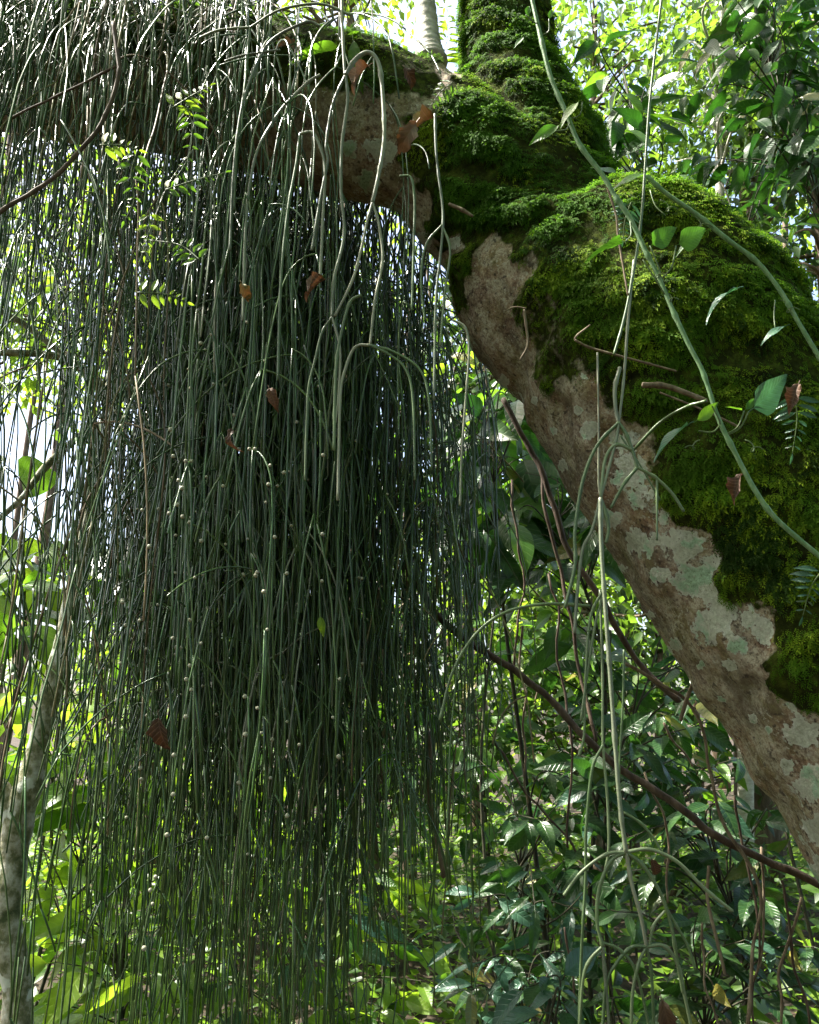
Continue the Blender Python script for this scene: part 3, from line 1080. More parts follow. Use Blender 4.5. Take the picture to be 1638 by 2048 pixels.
F1 = 1.5
front_cactus = px_stems("hanging_cactus", "grey green forking cactus spray hanging free in front of the lichen covered trunk", "hanging cactus", [
    (F1, [(1330, -60), (1300, 200), (1283, 430), (1262, 570), (1245, 650), (1228, 708)], 0.65),
    (F1 + .08, [(1240, 735), (1230, 775), (1231, 815), (1237, 845)], 1.1, M['cactus_grey']),
    (F1 + .08, [(1268, 520), (1256, 640), (1249, 740), (1238, 845)], 0.75, M['cactus_grey']),
    (F1, [(1237, 845), (1195, 890), (1166, 960), (1150, 1060), (1150, 1130), (1130, 1215)], 0.95),
    (F1, [(1237, 845), (1252, 868), (1265, 902), (1275, 935)], 1.0),
    (F1, [(1237, 848), (1232, 880), (1216, 940), (1200, 1000), (1184, 1060), (1165, 1100), (1155, 1180), (1149, 1265)], 0.85, M['cactus_grey']),
    (F1, [(1412, 802), (1370, 815), (1320, 845), (1265, 902)], 0.9, M['cactus'], F1 + 0.12),
    (F1, [(1265, 900), (1232, 890), (1210, 920), (1201, 996)], 0.95),
    (F1, [(1275, 935), (1248, 968), (1222, 1015)], 0.85),
    (F1, [(1275, 935), (1312, 956), (1345, 988), (1367, 1022)], 0.85),
    (F1, [(1314, 958), (1314, 1010), (1314, 1080)], 0.65),
    (F1, [(1201, 996), (1213, 1030), (1217, 1060), (1212, 1085)], 1.0),
    (F1, [(1201, 996), (1200, 1080), (1206, 1180), (1192, 1240), (1177, 1330), (1162, 1440)], 0.7),
    (F1 - .05, [(1201, 996), (1203, 1100), (1212, 1230), (1219, 1330), (1229, 1470), (1240, 1610), (1252, 1704)], 1.15, M['cactus_grey']),
    (F1, [(1206, 1180), (1180, 1240), (1170, 1380), (1168, 1470), (1158, 1512)], 0.7),
    (F1 + .05, [(1200, 1180), (1205, 1350), (1206, 1490), (1215, 1600), (1217, 1700), (1204, 1765)], 0.7),
    (F1 + .05, [(1206, 1490), (1184, 1540), (1172, 1660), (1171, 1760), (1163, 1900), (1158, 2070)], 0.8),
    (F1 + .05, [(1248, 1300), (1246, 1400), (1240, 1500), (1238, 1560)], 0.6),
    (F1, [(1252, 1704), (1210, 1710), (1162, 1745), (1128, 1790)], 0.9),
    (F1, [(1252, 1704), (1222, 1722), (1199, 1775), (1194, 1840), (1205, 1893)], 1.0),
    (F1, [(1252, 1704), (1264, 1770), (1281, 1830), (1293, 1893)], 1.0, M['cactus_grey']),
    (F1, [(1252, 1704), (1300, 1699), (1355, 1724), (1410, 1778), (1465, 1822)], 0.95),
    (F1, [(1252, 1704), (1285, 1730), (1320, 1785), (1342, 1850), (1354, 1920), (1366, 1985)], 0.95),
    (F1, [(1330, 1812), (1352, 1850), (1375, 1890), (1390, 1938)], 0.8),
    (F1, [(1330, 1822), (1308, 1850), (1298, 1893)], 0.75),
    (F1, [(1205, 1893), (1180, 1920), (1166, 1960), (1158, 2070)], 0.9),
    (F1, [(1205, 1893), (1211, 1960), (1219, 2070)], 0.95, M['cactus_grey']),
    (F1, [(1205, 1885), (1240, 1900), (1272, 1945), (1300, 2060)], 0.8),
    (F1, [(1293, 1893), (1262, 1895), (1234, 1925), (1213, 1968), (1204, 2070)], 0.95),
    (F1, [(1293, 1893), (1276, 1930), (1265, 1990), (1262, 2070)], 0.9),
    (F1, [(1293, 1893), (1330, 1893), (1358, 1935), (1368, 1985), (1386, 2070)], 0.95),
    (F1, [(1293, 1893), (1303, 1950), (1308, 2070)], 0.85),
    (F1 + .05, [(1248, 1625), (1280, 1645), (1304, 1672), (1324, 1704)], 0.7),
    (F1 + .15, [(1180, 1212), (1090, 1208), (1010, 1225), (950, 1270), (905, 1345), (880, 1440)], 0.85),
    (F1 + .1, [(1195, 705), (1197, 850), (1197, 960), (1201, 996)], 0.5, M['cactus_grey']),
    (F1 + .1, [(1240, 870), (1280, 930), (1320, 1000)], 0.5),
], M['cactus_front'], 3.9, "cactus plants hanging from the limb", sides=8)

F2 = 1.62
upper_cactus = px_stems("hanging_cactus", "pale arching cactus stems hanging in front of the limb, left of the moss", "hanging cactus", [
    (F2, [(684, -30), (684, 40), (688, 120), (690, 150)], 1.0, M['cactus_grey']),
    (F2, [(690, 150), (712, 118), (738, 105), (758, 130), (766, 200), (768, 280), (757, 350), (745, 405)], 1.35, M['cactus_grey']),
    (F2, [(690, 150), (700, 130), (720, 112)], 0.8),
    (F2, [(690, 152), (665, 210), (652, 290), (655, 325), (640, 400), (624, 500)], 0.9, M['cactus_grey']),
    (F2, [(691, 152), (695, 200), (684, 290), (682, 380), (688, 470), (668, 560), (664, 634)], 1.0, M['cactus_grey']),
    (F2, [(745, 405), (735, 440), (722, 500), (705, 560), (670, 632)], 0.9, M['cactus_grey']),
    (F2, [(745, 405), (758, 450), (765, 520), (750, 600), (740, 690)], 0.9, M['cactus_grey']),
    (F2, [(664, 634), (644, 665), (630, 720), (618, 770), (614, 825), (610, 960)], 0.8),
    (F2, [(664, 634), (680, 700), (676, 800), (668, 860)], 0.8, M['cactus_grey']),
    (F2, [(722, 590), (700, 605), (684, 660), (672, 740), (668, 900)], 1.1),
    (F2, [(740, 690), (710, 695), (690, 740), (680, 800), (676, 1000)], 1.0, M['cactus_grey']),
    (F2, [(740, 690), (780, 710), (812, 740), (826, 800), (830, 960)], 0.85),
    (F2, [(740, 690), (790, 705), (840, 740), (858, 800), (864, 940)], 0.85),
    (F2, [(870, 228), (872, 300), (877, 350), (886, 430), (880, 520), (872, 600), (868, 800)], 0.85, M['cactus_grey']),
    (F2, [(800, 352), (822, 356), (829, 400), (828, 470), (824, 620)], 0.8),
    (F2, [(884, 450), (852, 490), (842, 560), (850, 640)], 0.75),
    (F2, [(884, 450), (900, 500), (890, 580), (880, 690)], 0.75),
    (F2, [(905, 640), (930, 655), (938, 700), (932, 790), (924, 900), (920, 1010)], 0.75, M['cactus_grey']),
    (F2, [(600, 268), (625, 266), (642, 300), (650, 340), (646, 430), (640, 560)], 1.0, M['cactus_grey']),
    (F2, [(600, 268), (592, 330), (576, 420), (562, 560), (556, 760)], 0.9),
    (F2, [(640, 52), (612, 45), (550, 75), (520, 115), (490, 190), (476, 260), (466, 360), (460, 500)], 0.9, M['cactus_grey']),
    (F2, [(700, 30), (640, 8), (560, 20), (500, 55)], 0.8),
    (F2, [(500, 55), (440, 60), (400, 75)], 0.8),
    (F2, [(560, 100), (490, 110), (450, 122)], 0.7, M['cactus_grey']),
    (F2, [(500, 57), (496, 100), (490, 170), (474, 280), (468, 420)], 0.8),
    (F2, [(640, 150), (615, 165), (570, 210), (545, 245), (515, 300), (498, 380), (490, 480), (486, 640)], 0.9, M['cactus_grey']),
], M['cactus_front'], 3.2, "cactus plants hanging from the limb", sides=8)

# ------------------------------------------------------------------ sapling on the left
sap = thing("sapling", at(20, 2900, 2.9), "slim grey mottled sapling leaning right behind the hanging stems, forked near its top", "sapling")


def chain_tube(parent, name, spec, mat, sides=12, jit=0.0):
    P, rr = chain(spec, 8)
    if jit:
        P = P + np.stack([fbm(P * 4 + q * 9, 3, 190 + q) for q in range(3)], 1) * jit
    rr = rr * (1 + 0.14 * fbm(P * 9, 3, 77))
    mb = MB()
    mb.tube(P, rr, sides)
    return mb.build(name, mat, parent)


chain_tube(sap, "trunk", [(30, 2900, 2.9, 40), (28, 2300, 2.9, 34), (27, 2000, 2.9, 29), (24, 1800, 2.9, 27), (36, 1650, 2.9, 31), (56, 1570, 2.9, 26), (82, 1480, 2.9, 23), (113, 1340, 2.9, 21), (146, 1190, 2.9, 19), (176, 1040, 2.9, 17),
                          (195, 900, 2.9, 17), (221, 820, 2.9, 15), (228, 775, 2.9, 15), (233, 700, 2.92, 9), (238, 560, 2.95, 7), (236, 300, 3.0, 6)], M['sapling'], 16, 0.016)
chain_tube(sap, "branch", [(222, 790, 2.9, 17), (262, 788, 2.88, 13), (310, 775, 2.85, 11), (380, 740, 2.8, 9), (450, 690, 2.8, 6)], M['sapling'], 8)
chain_tube(sap, "branch", [(218, 800, 2.9, 13), (180, 750, 2.88, 9), (110, 712, 2.85, 8), (-40, 704, 2.8, 6)], M['sapling'], 8)
chain_tube(sap, "branch", [(185, 760, 2.88, 7), (120, 705, 2.86, 6), (50, 650, 2.84, 6), (-40, 600, 2.8, 5)], M['sapling'], 8)
chain_tube(sap, "branch", [(192, 850, 2.9, 8), (150, 880, 2.88, 7), (90, 935, 2.86, 7), (40, 1000, 2.84, 6), (-40, 1070, 2.8, 5)], M['sapling'], 8)
chain_tube(sap, "branch", [(35, 1650, 2.9, 28), (8, 1590, 2.9, 20), (-40, 1530, 2.88, 18), (-120, 1380, 2.85, 14)], M['sapling'], 8)

# bare dark branches crossing the curtain top left
px_stems("dry_branch", "thin dark bare branch curving down through the stems at top left", "branch", [
    (1.7, [(225, 40), (236, 110), (238, 160), (215, 225), (165, 290), (80, 370), (-20, 440)], 1.0),
    (1.72, [(236, 130), (180, 160), (110, 195), (20, 240)], 0.6)], M['liana'], 4.5, None, 7, 8, "branch", 0.006)

# ------------------------------------------------------------------ climbing vines across the trunk
def tendril(mb, px0, py0, Y, dirx, n=26, size=22):
    P = []
    for k in range(n):
        t = k / (n - 1)
        ang = t * 7.5
        rad = size * (1 - 0.75 * t)
        P.append(at(px0 + dirx * (t * size * 1.4 + rad * math.sin(ang) * 0.5), py0 + t * size * 0.7 + rad * 0.5 * (1 - math.cos(ang)), Y - 0.01 * t))
    mb.tube(np.array(P), 0.0011, 4)


VY = 1.36
vine1 = px_stems("climbing_vine", "long pale green climber crossing the moss from the top edge to the right edge", "climbing vine", [
    (VY, [(1055, -40), (1078, 60), (1100, 150), (1132, 225), (1160, 290), (1205, 350), (1232, 395), (1262, 440), (1290, 500), (1318, 555), (1345, 620), (1378, 690), (1406, 745), (1436, 835), (1470, 905), (1510, 980), (1555, 1040), (1660, 1130)], 1.0),
], M['vine'], 4.5, "climbers on the trunk", 8)
mb = MB()
for (a, b) in [((1142, 238), (1165, 205)), ((1142, 238), (1112, 262)), ((1260, 440), (1252, 482)), ((1330, 590), (1286, 520)), ((1322, 560), (1300, 492)), ((1322, 560), (1352, 492)), ((1440, 850), (1398, 862)), ((1440, 850), (1424, 812)),
               ((1450, 870), (1488, 822)), ((1450, 872), (1497, 824)), ((1075, 45), (1052, 30)), ((1085, 70), (1098, 38))]:
    m_ = ((a[0] + b[0]) / 2 + 6, (a[1] + b[1]) / 2 + 8)
    mb.tube(catmull([at(*a, VY), at(*m_, VY - .01), at(*b, VY - .015)], 5), 0.0014, 5)
mb.build("petiole", M['stem_green'], vine1)
mb = MB()
for (a, b, d_, s_) in [(1490, 880, 1, 24), (1300, 535, 1, 22), (1400, 880, -1, 20), (1330, 585, 1, 18)]:
    tendril(mb, a, b, VY, d_, size=s_)
mb.build("tendril", M['stem_green'], vine1)
LB, LM, LD, LU = M['leaf_vine'], M['leaf_mid'], M['leaf_dark'], M['leaf_blue']
for (a, b, c, d, k, mt, tn, v) in [
    (1162, 198, 1120, 246, 'ovate', LB, 0.5, 0), (1124, 248, 1064, 276, 'ovate', LB, -0.3, 1), (1255, 481, 1168, 510, 'heart', LB, 1.0, 1), (1298, 493, 1350, 456, 'heart', LB, 0.7, 0),
    (1350, 492, 1414, 458, 'heart', LB, 0.9, 1), (1388, 845, 1436, 808, 'ovate', LM, 0.8, 0), (1386, 842, 1303, 902, 'heart', LU, 1.0, 1), (1488, 822, 1455, 812, 'heart', LM, 0.8, 0),
    (1488, 822, 1512, 796, 'ovate', LB, 0.4, 1), (1498, 824, 1573, 756, 'heart', LU, 0.9, 0), (1052, 34, 1060, 8, 'ovate', LB, 0.3, 1), (1098, 40, 1104, 18, 'ovate', LB, 0.2, 0), (1050, 72, 1028, 92, 'ovate', LB, 0.2, 0)]:
    px_leaf(a, b, c, d, VY - .015, k, mt, vine1, tn, v)
vine2 = px_stems("climbing_vine", "second pale green climber lying along the trunk's shaded upper edge at right", "climbing vine", [
    (1.55, [(1292, 350), (1330, 385), (1395, 430), (1450, 475), (1510, 520), (1545, 560), (1572, 600), (1600, 650), (1660, 750)], 1.0),
], M['vine'], 4.5, "climbers on the trunk", 8)
mb = MB()
tendril(mb, 1380, 430, 1.55, 1, size=30)
tendril(mb, 1320, 400, 1.55, 1, size=24)
tendril(mb, 1560, 600, 1.55, 1, size=26)
mb.tube(catmull([at(1550, 600, 1.55), at(1548, 630, 1.54), at(1550, 655, 1.53)], 4), 0.0013, 5)
mb.tube(catmull([at(1300, 380, 1.55), at(1310, 410, 1.54), at(1330, 430, 1.53)], 4), 0.0013, 5)
mb.build("tendril", M['stem_green'], vine2)
for (a, b, c, d, k, mt, tn, v) in [(1312, 345, 1220, 364, 'ovate', LM, 0.4, 1), (1420, 458, 1350, 490, 'lance', LB, 0.3, 1), (1485, 572, 1396, 612, 'ovate', LU, 0.9, 2), (1580, 648, 1522, 674, 'ovate', LU, 0.6, 1), (1240, 350, 1190, 330, 'round', LM, .3, 0)]:
    px_leaf(a, b, c, d, 1.53, k, mt, vine2, tn, v)
px_stems("thin_vine", "thin reddish dry vine dangling past the small blue green fern", "vine", [
    (1.45, [(1215, 375), (1232, 430), (1236, 470), (1246, 530), (1256, 590)], 1.0)], M['twig'], 2.4, "thin vines", 5)


LB = M['leaf_bright']


# ------------------------------------------------------------------ ferns and other small plants on the tree
def fern(label, spine, Y, mat, npair, lpx, cat="fern", group="small ferns on the tree", name="fern_frond", kind='lance', wid=1.0):
    P = catmull([at(a, b, Y + k * 0.015) for k, (a, b) in enumerate(spine)], 10)
    t = thing(name, P[0], label, cat, group)
    mb = MB()
    mb.tube(P, np.linspace(0.0016, 0.0007, len(P)), 5)
    mb.build("rachis", M['stem_green'], t)
    for k in range(npair):
        f = (k + 0.6) / npair
        i = min(int(f * (len(P) - 1)), len(P) - 2)
        T = nrm(P[i + 1] - P[i])
        n0 = nrm(-FWD * 0.9 + UPV * 0.3)
        sd = nrm(np.cross(T, n0))
        s = lpx * depth(P[i]) / FPX * (1.0 - 0.55 * f) * (0.75 + 0.5 * math.sin(math.pi * min(1, f * 1.5 + 0.15)))
        for sg in (-1, 1):
            put_leaf(P[i], sd * sg + T * 0.35 + n0 * random.uniform(-.15, .15), n0 + T * random.uniform(-.3, .3), s, kind, mat, t, random.choice((0, 1)), "leaflet")
    px_leaf_dir = nrm(P[-1] - P[-2])
    put_leaf(P[-1], px_leaf_dir, -FWD, lpx * 0.5 * depth(P[-1]) / FPX, kind, mat, t, 0, "leaflet")
    return t


fern("small blue green fern frond hanging on the dark trunk beside the climber", [(1262, 405), (1250, 440), (1246, 478)], 1.6, M['leaf_blue'], 8, 30)
fern("dull fern frond hanging from the dark moss near the right edge", [(1590, 790), (1594, 840), (1585, 905)], 1.58, M['leaf_blue'], 7, 44)
fern("blue green fern frond at the right edge below the long climber", [(1645, 1140), (1622, 1175), (1606, 1230)], 1.5, M['leaf_blue'], 7, 44)
fern("bright green fern sprig highest of those among the cactus stems", [(345, 215), (385, 190), (420, 172)], 1.52, M['leaf_bright'], 6, 32, kind='ovate')
fern("bright green fern sprig with a pale lit leaflet over the dark branch", [(200, 290), (240, 290), (276, 300)], 1.52, M['leaf_bright'], 5, 34, kind='ovate')
fern("mid green fern frond dangling below the lit sprig", [(372, 210), (384, 250), (378, 310), (350, 360)], 1.52, M['leaf_mid'], 8, 30, kind='ovate')
fern("green fern frond drooping left of the limb's bark", [(275, 300), (262, 350), (268, 400), (250, 440)], 1.52, M['leaf_mid'], 7, 32, kind='ovate')
fern("green fern frond pointing right over the shaded limb", [(330, 380), (390, 360), (450, 345)], 1.52, M['leaf_mid'], 7, 28, kind='ovate')
fern("soft green fern frond above the middle of the curtain", [(400, 520), (360, 490), (300, 480)], 1.52, M['leaf_mid'], 7, 30, kind='ovate')
fern("bright fern sprig lowest of those among the cactus stems", [(275, 585), (330, 588), (372, 604)], 1.52, M['leaf_bright'], 6, 32, kind='ovate')
fern("yellowish fern sprig hanging in the middle of the curtain top", [(300, 420), (296, 470), (290, 510)], 1.52, M['leaf_bright'], 5, 26, kind='ovate')
fern("dark fern on the limb's top edge near the pale stem", [(880, 130), (895, 70), (890, 10)], 2.3, M['leaf_bright'], 9, 46)
fern("small fern tuft under the fork of the tree", [(905, 165), (880, 185), (860, 215)], 1.85, M['leaf_mid'], 6, 26)

orch = thing("strap_leaf_plant", at(560, 105, 1.9), "strap leaved green epiphyte lying on top of the limb", "plant")
px_leaf(690, 92, 580, 104, 1.88, 'ovate', LM, orch, 0.9, 1)
px_leaf(730, 60, 640, 90, 1.95, 'lance', LM, orch, 0.5, 1)
px_leaf(720, 20, 690, 130, 1.95, 'lance', LM, orch, 0.4, 2)
px_leaf(705, 70, 715, 160, 1.9, 'lance', LM, orch, 0.3, 1)


def dead_leaf(label, a, b, Y, kind='ovate', turn=0.4, v=2):
    d = px_leaf(*a, *b, Y, 'dry', M['dead'], None, turn, len(label) % 3, "dead_leaf")
    tag(d, label, "dead leaf", "dead leaves caught in the tree")


yl = px_leaf(640, 1228, 645, 1270, 1.75, 'ovate', M['leaf_bright'], None, 0.2, 1, "fallen_leaf")
tag(yl, "single yellow green leaf caught low in the right half of the curtain", "leaf")
dead_leaf("dark red brown dead leaf hanging under the bright arching stem", (745, 125), (695, 165), 1.68, 'ovate', 0.7)
dead_leaf("pinkish dead leaf stuck below the pale young stem", (805, 130), (835, 168), 1.8, 'ovate', 0.3)
dead_leaf("curled brown dead leaf resting on the moss edge below the fork", (880, 232), (815, 250), 1.66, 'ovate', 0.6)
dead_leaf("long curled brown dead leaf hanging beside the dark moss edge", (840, 235), (790, 300), 1.64, 'ovate', -0.5)
dead_leaf("tan dead leaf on the limb beside an orange scrap", (545, 95), (610, 85), 1.9, 'ovate', 0.4)
dead_leaf("purple brown dead leaf caught in the middle of the curtain", (480, 560), (500, 602), 1.6, 'ovate', 0.2)
dead_leaf("brown dead leaf caught in the curtain under the dark gap", (536, 770), (553, 815), 1.6, 'ovate', 0.2)
dead_leaf("dark brown curled leaf caught left of the curtain's centre", (470, 850), (440, 905), 1.62, 'lance', 0.4)
dead_leaf("grey brown dead leaf slanting behind the forked stems", (660, 555), (605, 580), 1.62, 'lance', 0.7)
dead_leaf("tan dead leaf stuck on dark moss below the climber", (1488, 940), (1462, 995), 1.52, 'ovate', 0.5)
dead_leaf("reddish withered leaf tip beside the fern at the right edge", (1600, 760), (1578, 815), 1.55, 'lance', 0.3)
dead_leaf("brown dead leaf hanging on the lower right thicket", (1320, 1985), (1345, 2075), 2.4, 'ovate', 0.3)
dead_leaf("pale brown dead leaf in the thicket under the trunk", (1300, 1710), (1320, 1760), 2.6, 'ovate', 0.2)
dead_leaf("brown dead leaf low in the curtain beside the fruit", (316, 1420), (322, 1510), 1.85, 'ovate', 0.2)

px_stems("dry_twig", "broken brown twig sticking out of the moss beside the climber", "twig", [(1.62, [(1285, 770), (1330, 772), (1370, 785), (1412, 802)], 1.0), (1.6, [(1320, 785), (1370, 805), (1425, 828), (1480, 855)], 0.35)], M['twig'], 6.0, "dry twigs on the trunk", 7)
px_stems("dry_twig", "thin straw coloured twig lying across the moss edge", "twig", [(1.62, [(1150, 680), (1180, 695), (1240, 712), (1300, 728), (1352, 742)], 1.0), (1.62, [(1165, 688), (1150, 676), (1180, 650)], 0.8)], M['twig'], 2.6, "dry twigs on the trunk", 5)
px_stems("dry_twig", "short pale root pressed on the reddish bark below the moss", "twig", [(1.70, [(1048, 620), (1052, 650), (1055, 690), (1040, 720)], 1.0), (1.70, [(1052, 617), (1030, 614), (1010, 622)], 0.6)], M['twig'], 2.6, "dry twigs on the trunk", 5)
px_stems("dry_twig", "pale twig pointing down on the bright moss", "twig", [(1.62, [(898, 408), (925, 420), (945, 432)], 1.0)], M['twig'], 3.5, "dry twigs on the trunk", 5)

# ------------------------------------------------------------------ lianas behind
def liana(label, pts, rpx, mat=None, jit=0.02, name="liana"):
    t = thing(name, at(pts[0][0], pts[0][1], pts[0][2]), label, "liana", "woody lianas behind the tree")
    P = catmull([at(*p) for p in pts], 9)
    P = P + np.stack([fbm(P * 5 + q * 9, 3, 290 + q) for q in range(3)], 1) * jit
    r = rpx * depth(P[len(P) // 2]) / FPX
    mb = MB()
    mb.tube(P, r * (1 + 0.12 * fbm(P * 12, 2, 5)), 9)
    if rpx > 9.2:
        T = np.linspace(0, 1, len(P))
        off = np.stack([np.cos(T * 40), np.zeros_like(T), np.sin(T * 40)], 1) * r * 0.75
        mb.tube(P + off, r * 0.5, 6)
    mb.build("stem", mat or M['liana'], t)
    return t


liana("stout brown liana slanting down to the foot of the leaning trunk", [(770, 960, 2.75), (800, 1080, 2.72), (838, 1165, 2.7), (880, 1230, 2.7), (945, 1290, 2.7), (1030, 1345, 2.68), (1120, 1420, 2.65), (1190, 1490, 2.6), (1270, 1555, 2.55), (1370, 1620, 2.5), (1450, 1690, 2.5), (1560, 1740, 2.5), (1700, 1790, 2.5)], 7.2, None, 0.012)
liana("dark liana dropping beside the trunk's underside", [(1010, 800, 2.8), (1055, 890, 2.8), (1085, 950, 2.8), (1108, 1020, 2.8), (1135, 1090, 2.8), (1180, 1170, 2.8), (1225, 1250, 2.8), (1290, 1330, 2.8), (1360, 1400, 2.75)], 6, None, 0.01)
liana("thin dark liana forking off below the trunk's underside", [(1085, 950, 2.85), (1090, 1030, 2.85), (1115, 1110, 2.85), (1130, 1200, 2.85), (1160, 1330, 2.85), (1200, 1480, 2.8)], 3.6, None, 0.01)
liana("thin reddish liana right of the forking cactus, bent at its middle", [(1250, 1330, 2.4), (1310, 1360, 2.4), (1370, 1400, 2.4), (1405, 1470, 2.4), (1425, 1540, 2.4), (1460, 1660, 2.4), (1510, 1780, 2.4), (1505, 1900, 2.4), (1490, 2060, 2.4)], 3.4, M['twig'], 0.01)
liana("short broken pale twig hanging under the trunk", [(1385, 1370, 2.3), (1374, 1400, 2.3), (1362, 1440, 2.3)], 4, M['twig'], 0.004)
liana("thin straw stem standing before the dark thicket", [(1418, 1735, 2.3), (1415, 1800, 2.3), (1432, 1880, 2.3), (1448, 1945, 2.3)], 3.4, M['twig'], 0.006)
liana("pale brown stem hanging right of the curtain", [(845, 1420, 2.6), (862, 1560, 2.6), (872, 1680, 2.6), (882, 1750, 2.6)], 5, M['twig'], 0.01)
for k, (x0, y0, x1, y1, Y, r) in enumerate([(1100, 1150, 1135, 1700, 2.9, 2.6), (1050, 1250, 1060, 1600, 3.0, 2.4), (980, 1480, 1150, 1700, 3.0, 2.6), (1320, 1450, 1390, 1540, 2.6, 2.6), (1470, 1600, 1510, 2060, 2.6, 2.6),
                                          (1530, 1700, 1500, 2060, 2.6, 2.6), (1560, 1760, 1620, 2060, 2.5, 3), (1400, 1850, 1430, 2060, 2.6, 2.4), (1130, 1850, 1160, 2060, 2.8, 2.4), (1600, 1800, 1560, 2060, 2.5, 3.0), (1030, 960, 1035, 1330, 3.0, 2.5),
                                          (1290, 1540, 1330, 1800, 2.7, 2.5)]):
    labs = ["thin dry vine", "hair thin dry vine", "slanting thin dry vine", "short dry vine end"]
    t = px_stems("thin_vine", "%s hanging in the dark thicket, seen %s" % (labs[k % 4], ["under the lianas' crossing", "left of the pale trunk", "crossing below the stout liana", "above the bent red liana", "below the trunk's swollen foot", "behind the bent red liana",
                 "nearest the lower right corner", "over the lowest dark leaves", "left of the lowest cactus fork", "leaning left at the right edge", "below the big dark leaves", "behind the cactus fork"][k]), "vine",
                 [(Y, [(x0, y0), ((x0 + x1) / 2 + R.normal(0, 14), (y0 + y1) / 2), (x1, y1)], 1.0)], M['twig'] if k % 2 else M['liana'], r, "thin vines", 5, 8, "stem", 0.02)


# ------------------------------------------------------------------ shrubs and young trees with single leaves
GROUP_S = "leafy shrubs of the understorey"


def leafy(name, label, cat, region, Yr, n, kind, size, mat, group=GROUP_S, droop=0.5, per=6, mats=None, seed=0, base=None, twigmat=None, spacing=0.75, flat=0.5):
    """A shrub or young tree: its stem stands on the ground, its twigs fill a box of air, and each leaf is an object."""
    rs = np.random.RandomState(300 + seed)
    x0, y0, x1, y1 = region
    ctr_ = at((x0 + x1) / 2, (y0 + y1) / 2, (Yr[0] + Yr[1]) / 2)
    bx = base if base is not None else ctr_[0] + rs.normal(0, 0.2)
    by = (Yr[0] + Yr[1]) / 2
    gz_ = float(ground_z(np.array([bx]), np.array([by]))[0])
    t = thing(name, (bx, by, gz_), label, cat, group)
    wood = MB()
    top = at((x0 + x1) / 2, y0 * 0.7 + y1 * 0.3, by)
    if top[2] < gz_ + .2:
        top[2] = gz_ + .3
    b0 = np.array([bx, by, gz_ - 0.05])
    mainP = catmull([b0, b0 * 0.6 + top * 0.4 + rs.normal(0, 0.06, 3), b0 * 0.25 + top * 0.75 + rs.normal(0, 0.06, 3), top], 6)
    wood.tube(mainP, np.linspace(0.005 + 0.006 * size / 0.2, 0.004, len(mainP)), 7)
    made = 0
    tw = 0
    while made < n and tw < n:
        tw += 1
        tip = at(rs.uniform(x0, x1), rs.uniform(y0, y1), rs.uniform(*Yr))
        j = rs.randint(len(mainP) // 3, len(mainP))
        j = int(np.argmin(np.linalg.norm(mainP - (tip + np.array([0, 0, -0.25])), axis=1)))
        a = mainP[j]
        mid = (a + tip) / 2 + rs.normal(0, 0.05, 3) + np.array([0, 0, 0.08])
        TP = catmull([a, mid, tip], 8)
        wood.tube(TP, np.linspace(0.0045, 0.0015, len(TP)), 5)
        Lt = np.linalg.norm(np.diff(TP, axis=0), axis=1).sum()
        cnt = min(per, n - made, max(2, int(Lt / (size * spacing * 0.5))))
        side = 1
        for k in range(cnt):
            f = 1 - (k * size * spacing * 0.5) / max(Lt, 1e-3)
            if f < 0.1:
                break
            i = min(int(f * (len(TP) - 1)), len(TP) - 2)
            T = nrm(TP[i + 1] - TP[i])
            p = TP[i] + (TP[i + 1] - TP[i]) * (f * (len(TP) - 1) - i)
            h = nrm(np.cross(T, np.array([0, 0, 1.0])))
            side = -side
            d = T * (0.5 if k else 1.0) + h * side * (0.9 if k else 0.1) + np.array([0, 0, -droop * rs.uniform(0.4, 1.4)]) + rs.normal(0, 0.2, 3)
            nn = np.array([0, 0, 1.0]) * flat + rs.normal(0, 0.35, 3) + np.array([0, -0.35, 0])
            m_ = mat if mats is None or rs.rand() < 0.6 else mats[rs.randint(len(mats))]
            put_leaf(p, d, nn, size * rs.uniform(0.6, 1.2), kind, m_, t, rs.randint(3))
            made += 1
    wood.build("branch", M['shrub_stem'], t)
    return t


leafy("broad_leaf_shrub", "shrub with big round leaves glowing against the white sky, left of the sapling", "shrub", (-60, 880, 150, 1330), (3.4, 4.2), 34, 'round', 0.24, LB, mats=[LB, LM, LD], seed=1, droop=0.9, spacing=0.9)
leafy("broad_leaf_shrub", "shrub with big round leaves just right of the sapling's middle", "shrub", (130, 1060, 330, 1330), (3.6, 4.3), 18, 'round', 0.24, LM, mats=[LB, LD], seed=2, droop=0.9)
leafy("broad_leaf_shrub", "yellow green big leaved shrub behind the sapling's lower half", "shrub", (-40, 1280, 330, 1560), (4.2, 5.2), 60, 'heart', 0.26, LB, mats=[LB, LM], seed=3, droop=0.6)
leafy("large_leaf_tree", "young tree with large drooping dark leaves in the gap under the trunk", "tree", (890, 720, 1080, 1080), (3.3, 4.0), 90, 'ovate', 0.30, LD, mats=[LD, M['leaf_painted_shade'], LM], seed=4, droop=1.2, twigmat=M['liana'])
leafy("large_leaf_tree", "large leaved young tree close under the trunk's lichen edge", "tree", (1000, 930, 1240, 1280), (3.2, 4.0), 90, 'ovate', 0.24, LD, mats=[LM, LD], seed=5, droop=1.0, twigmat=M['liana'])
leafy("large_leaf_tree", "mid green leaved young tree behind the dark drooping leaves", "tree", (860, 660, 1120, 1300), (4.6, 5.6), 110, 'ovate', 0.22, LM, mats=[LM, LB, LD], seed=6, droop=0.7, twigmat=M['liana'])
leafy("understorey_shrub", "glossy dark shrub under the middle of the trunk", "shrub", (1130, 1270, 1460, 1580), (3.0, 3.8), 110, 'ovate', 0.15, LD, mats=[M['leaf_painted_shade'], LD, LU], seed=7, droop=0.6)
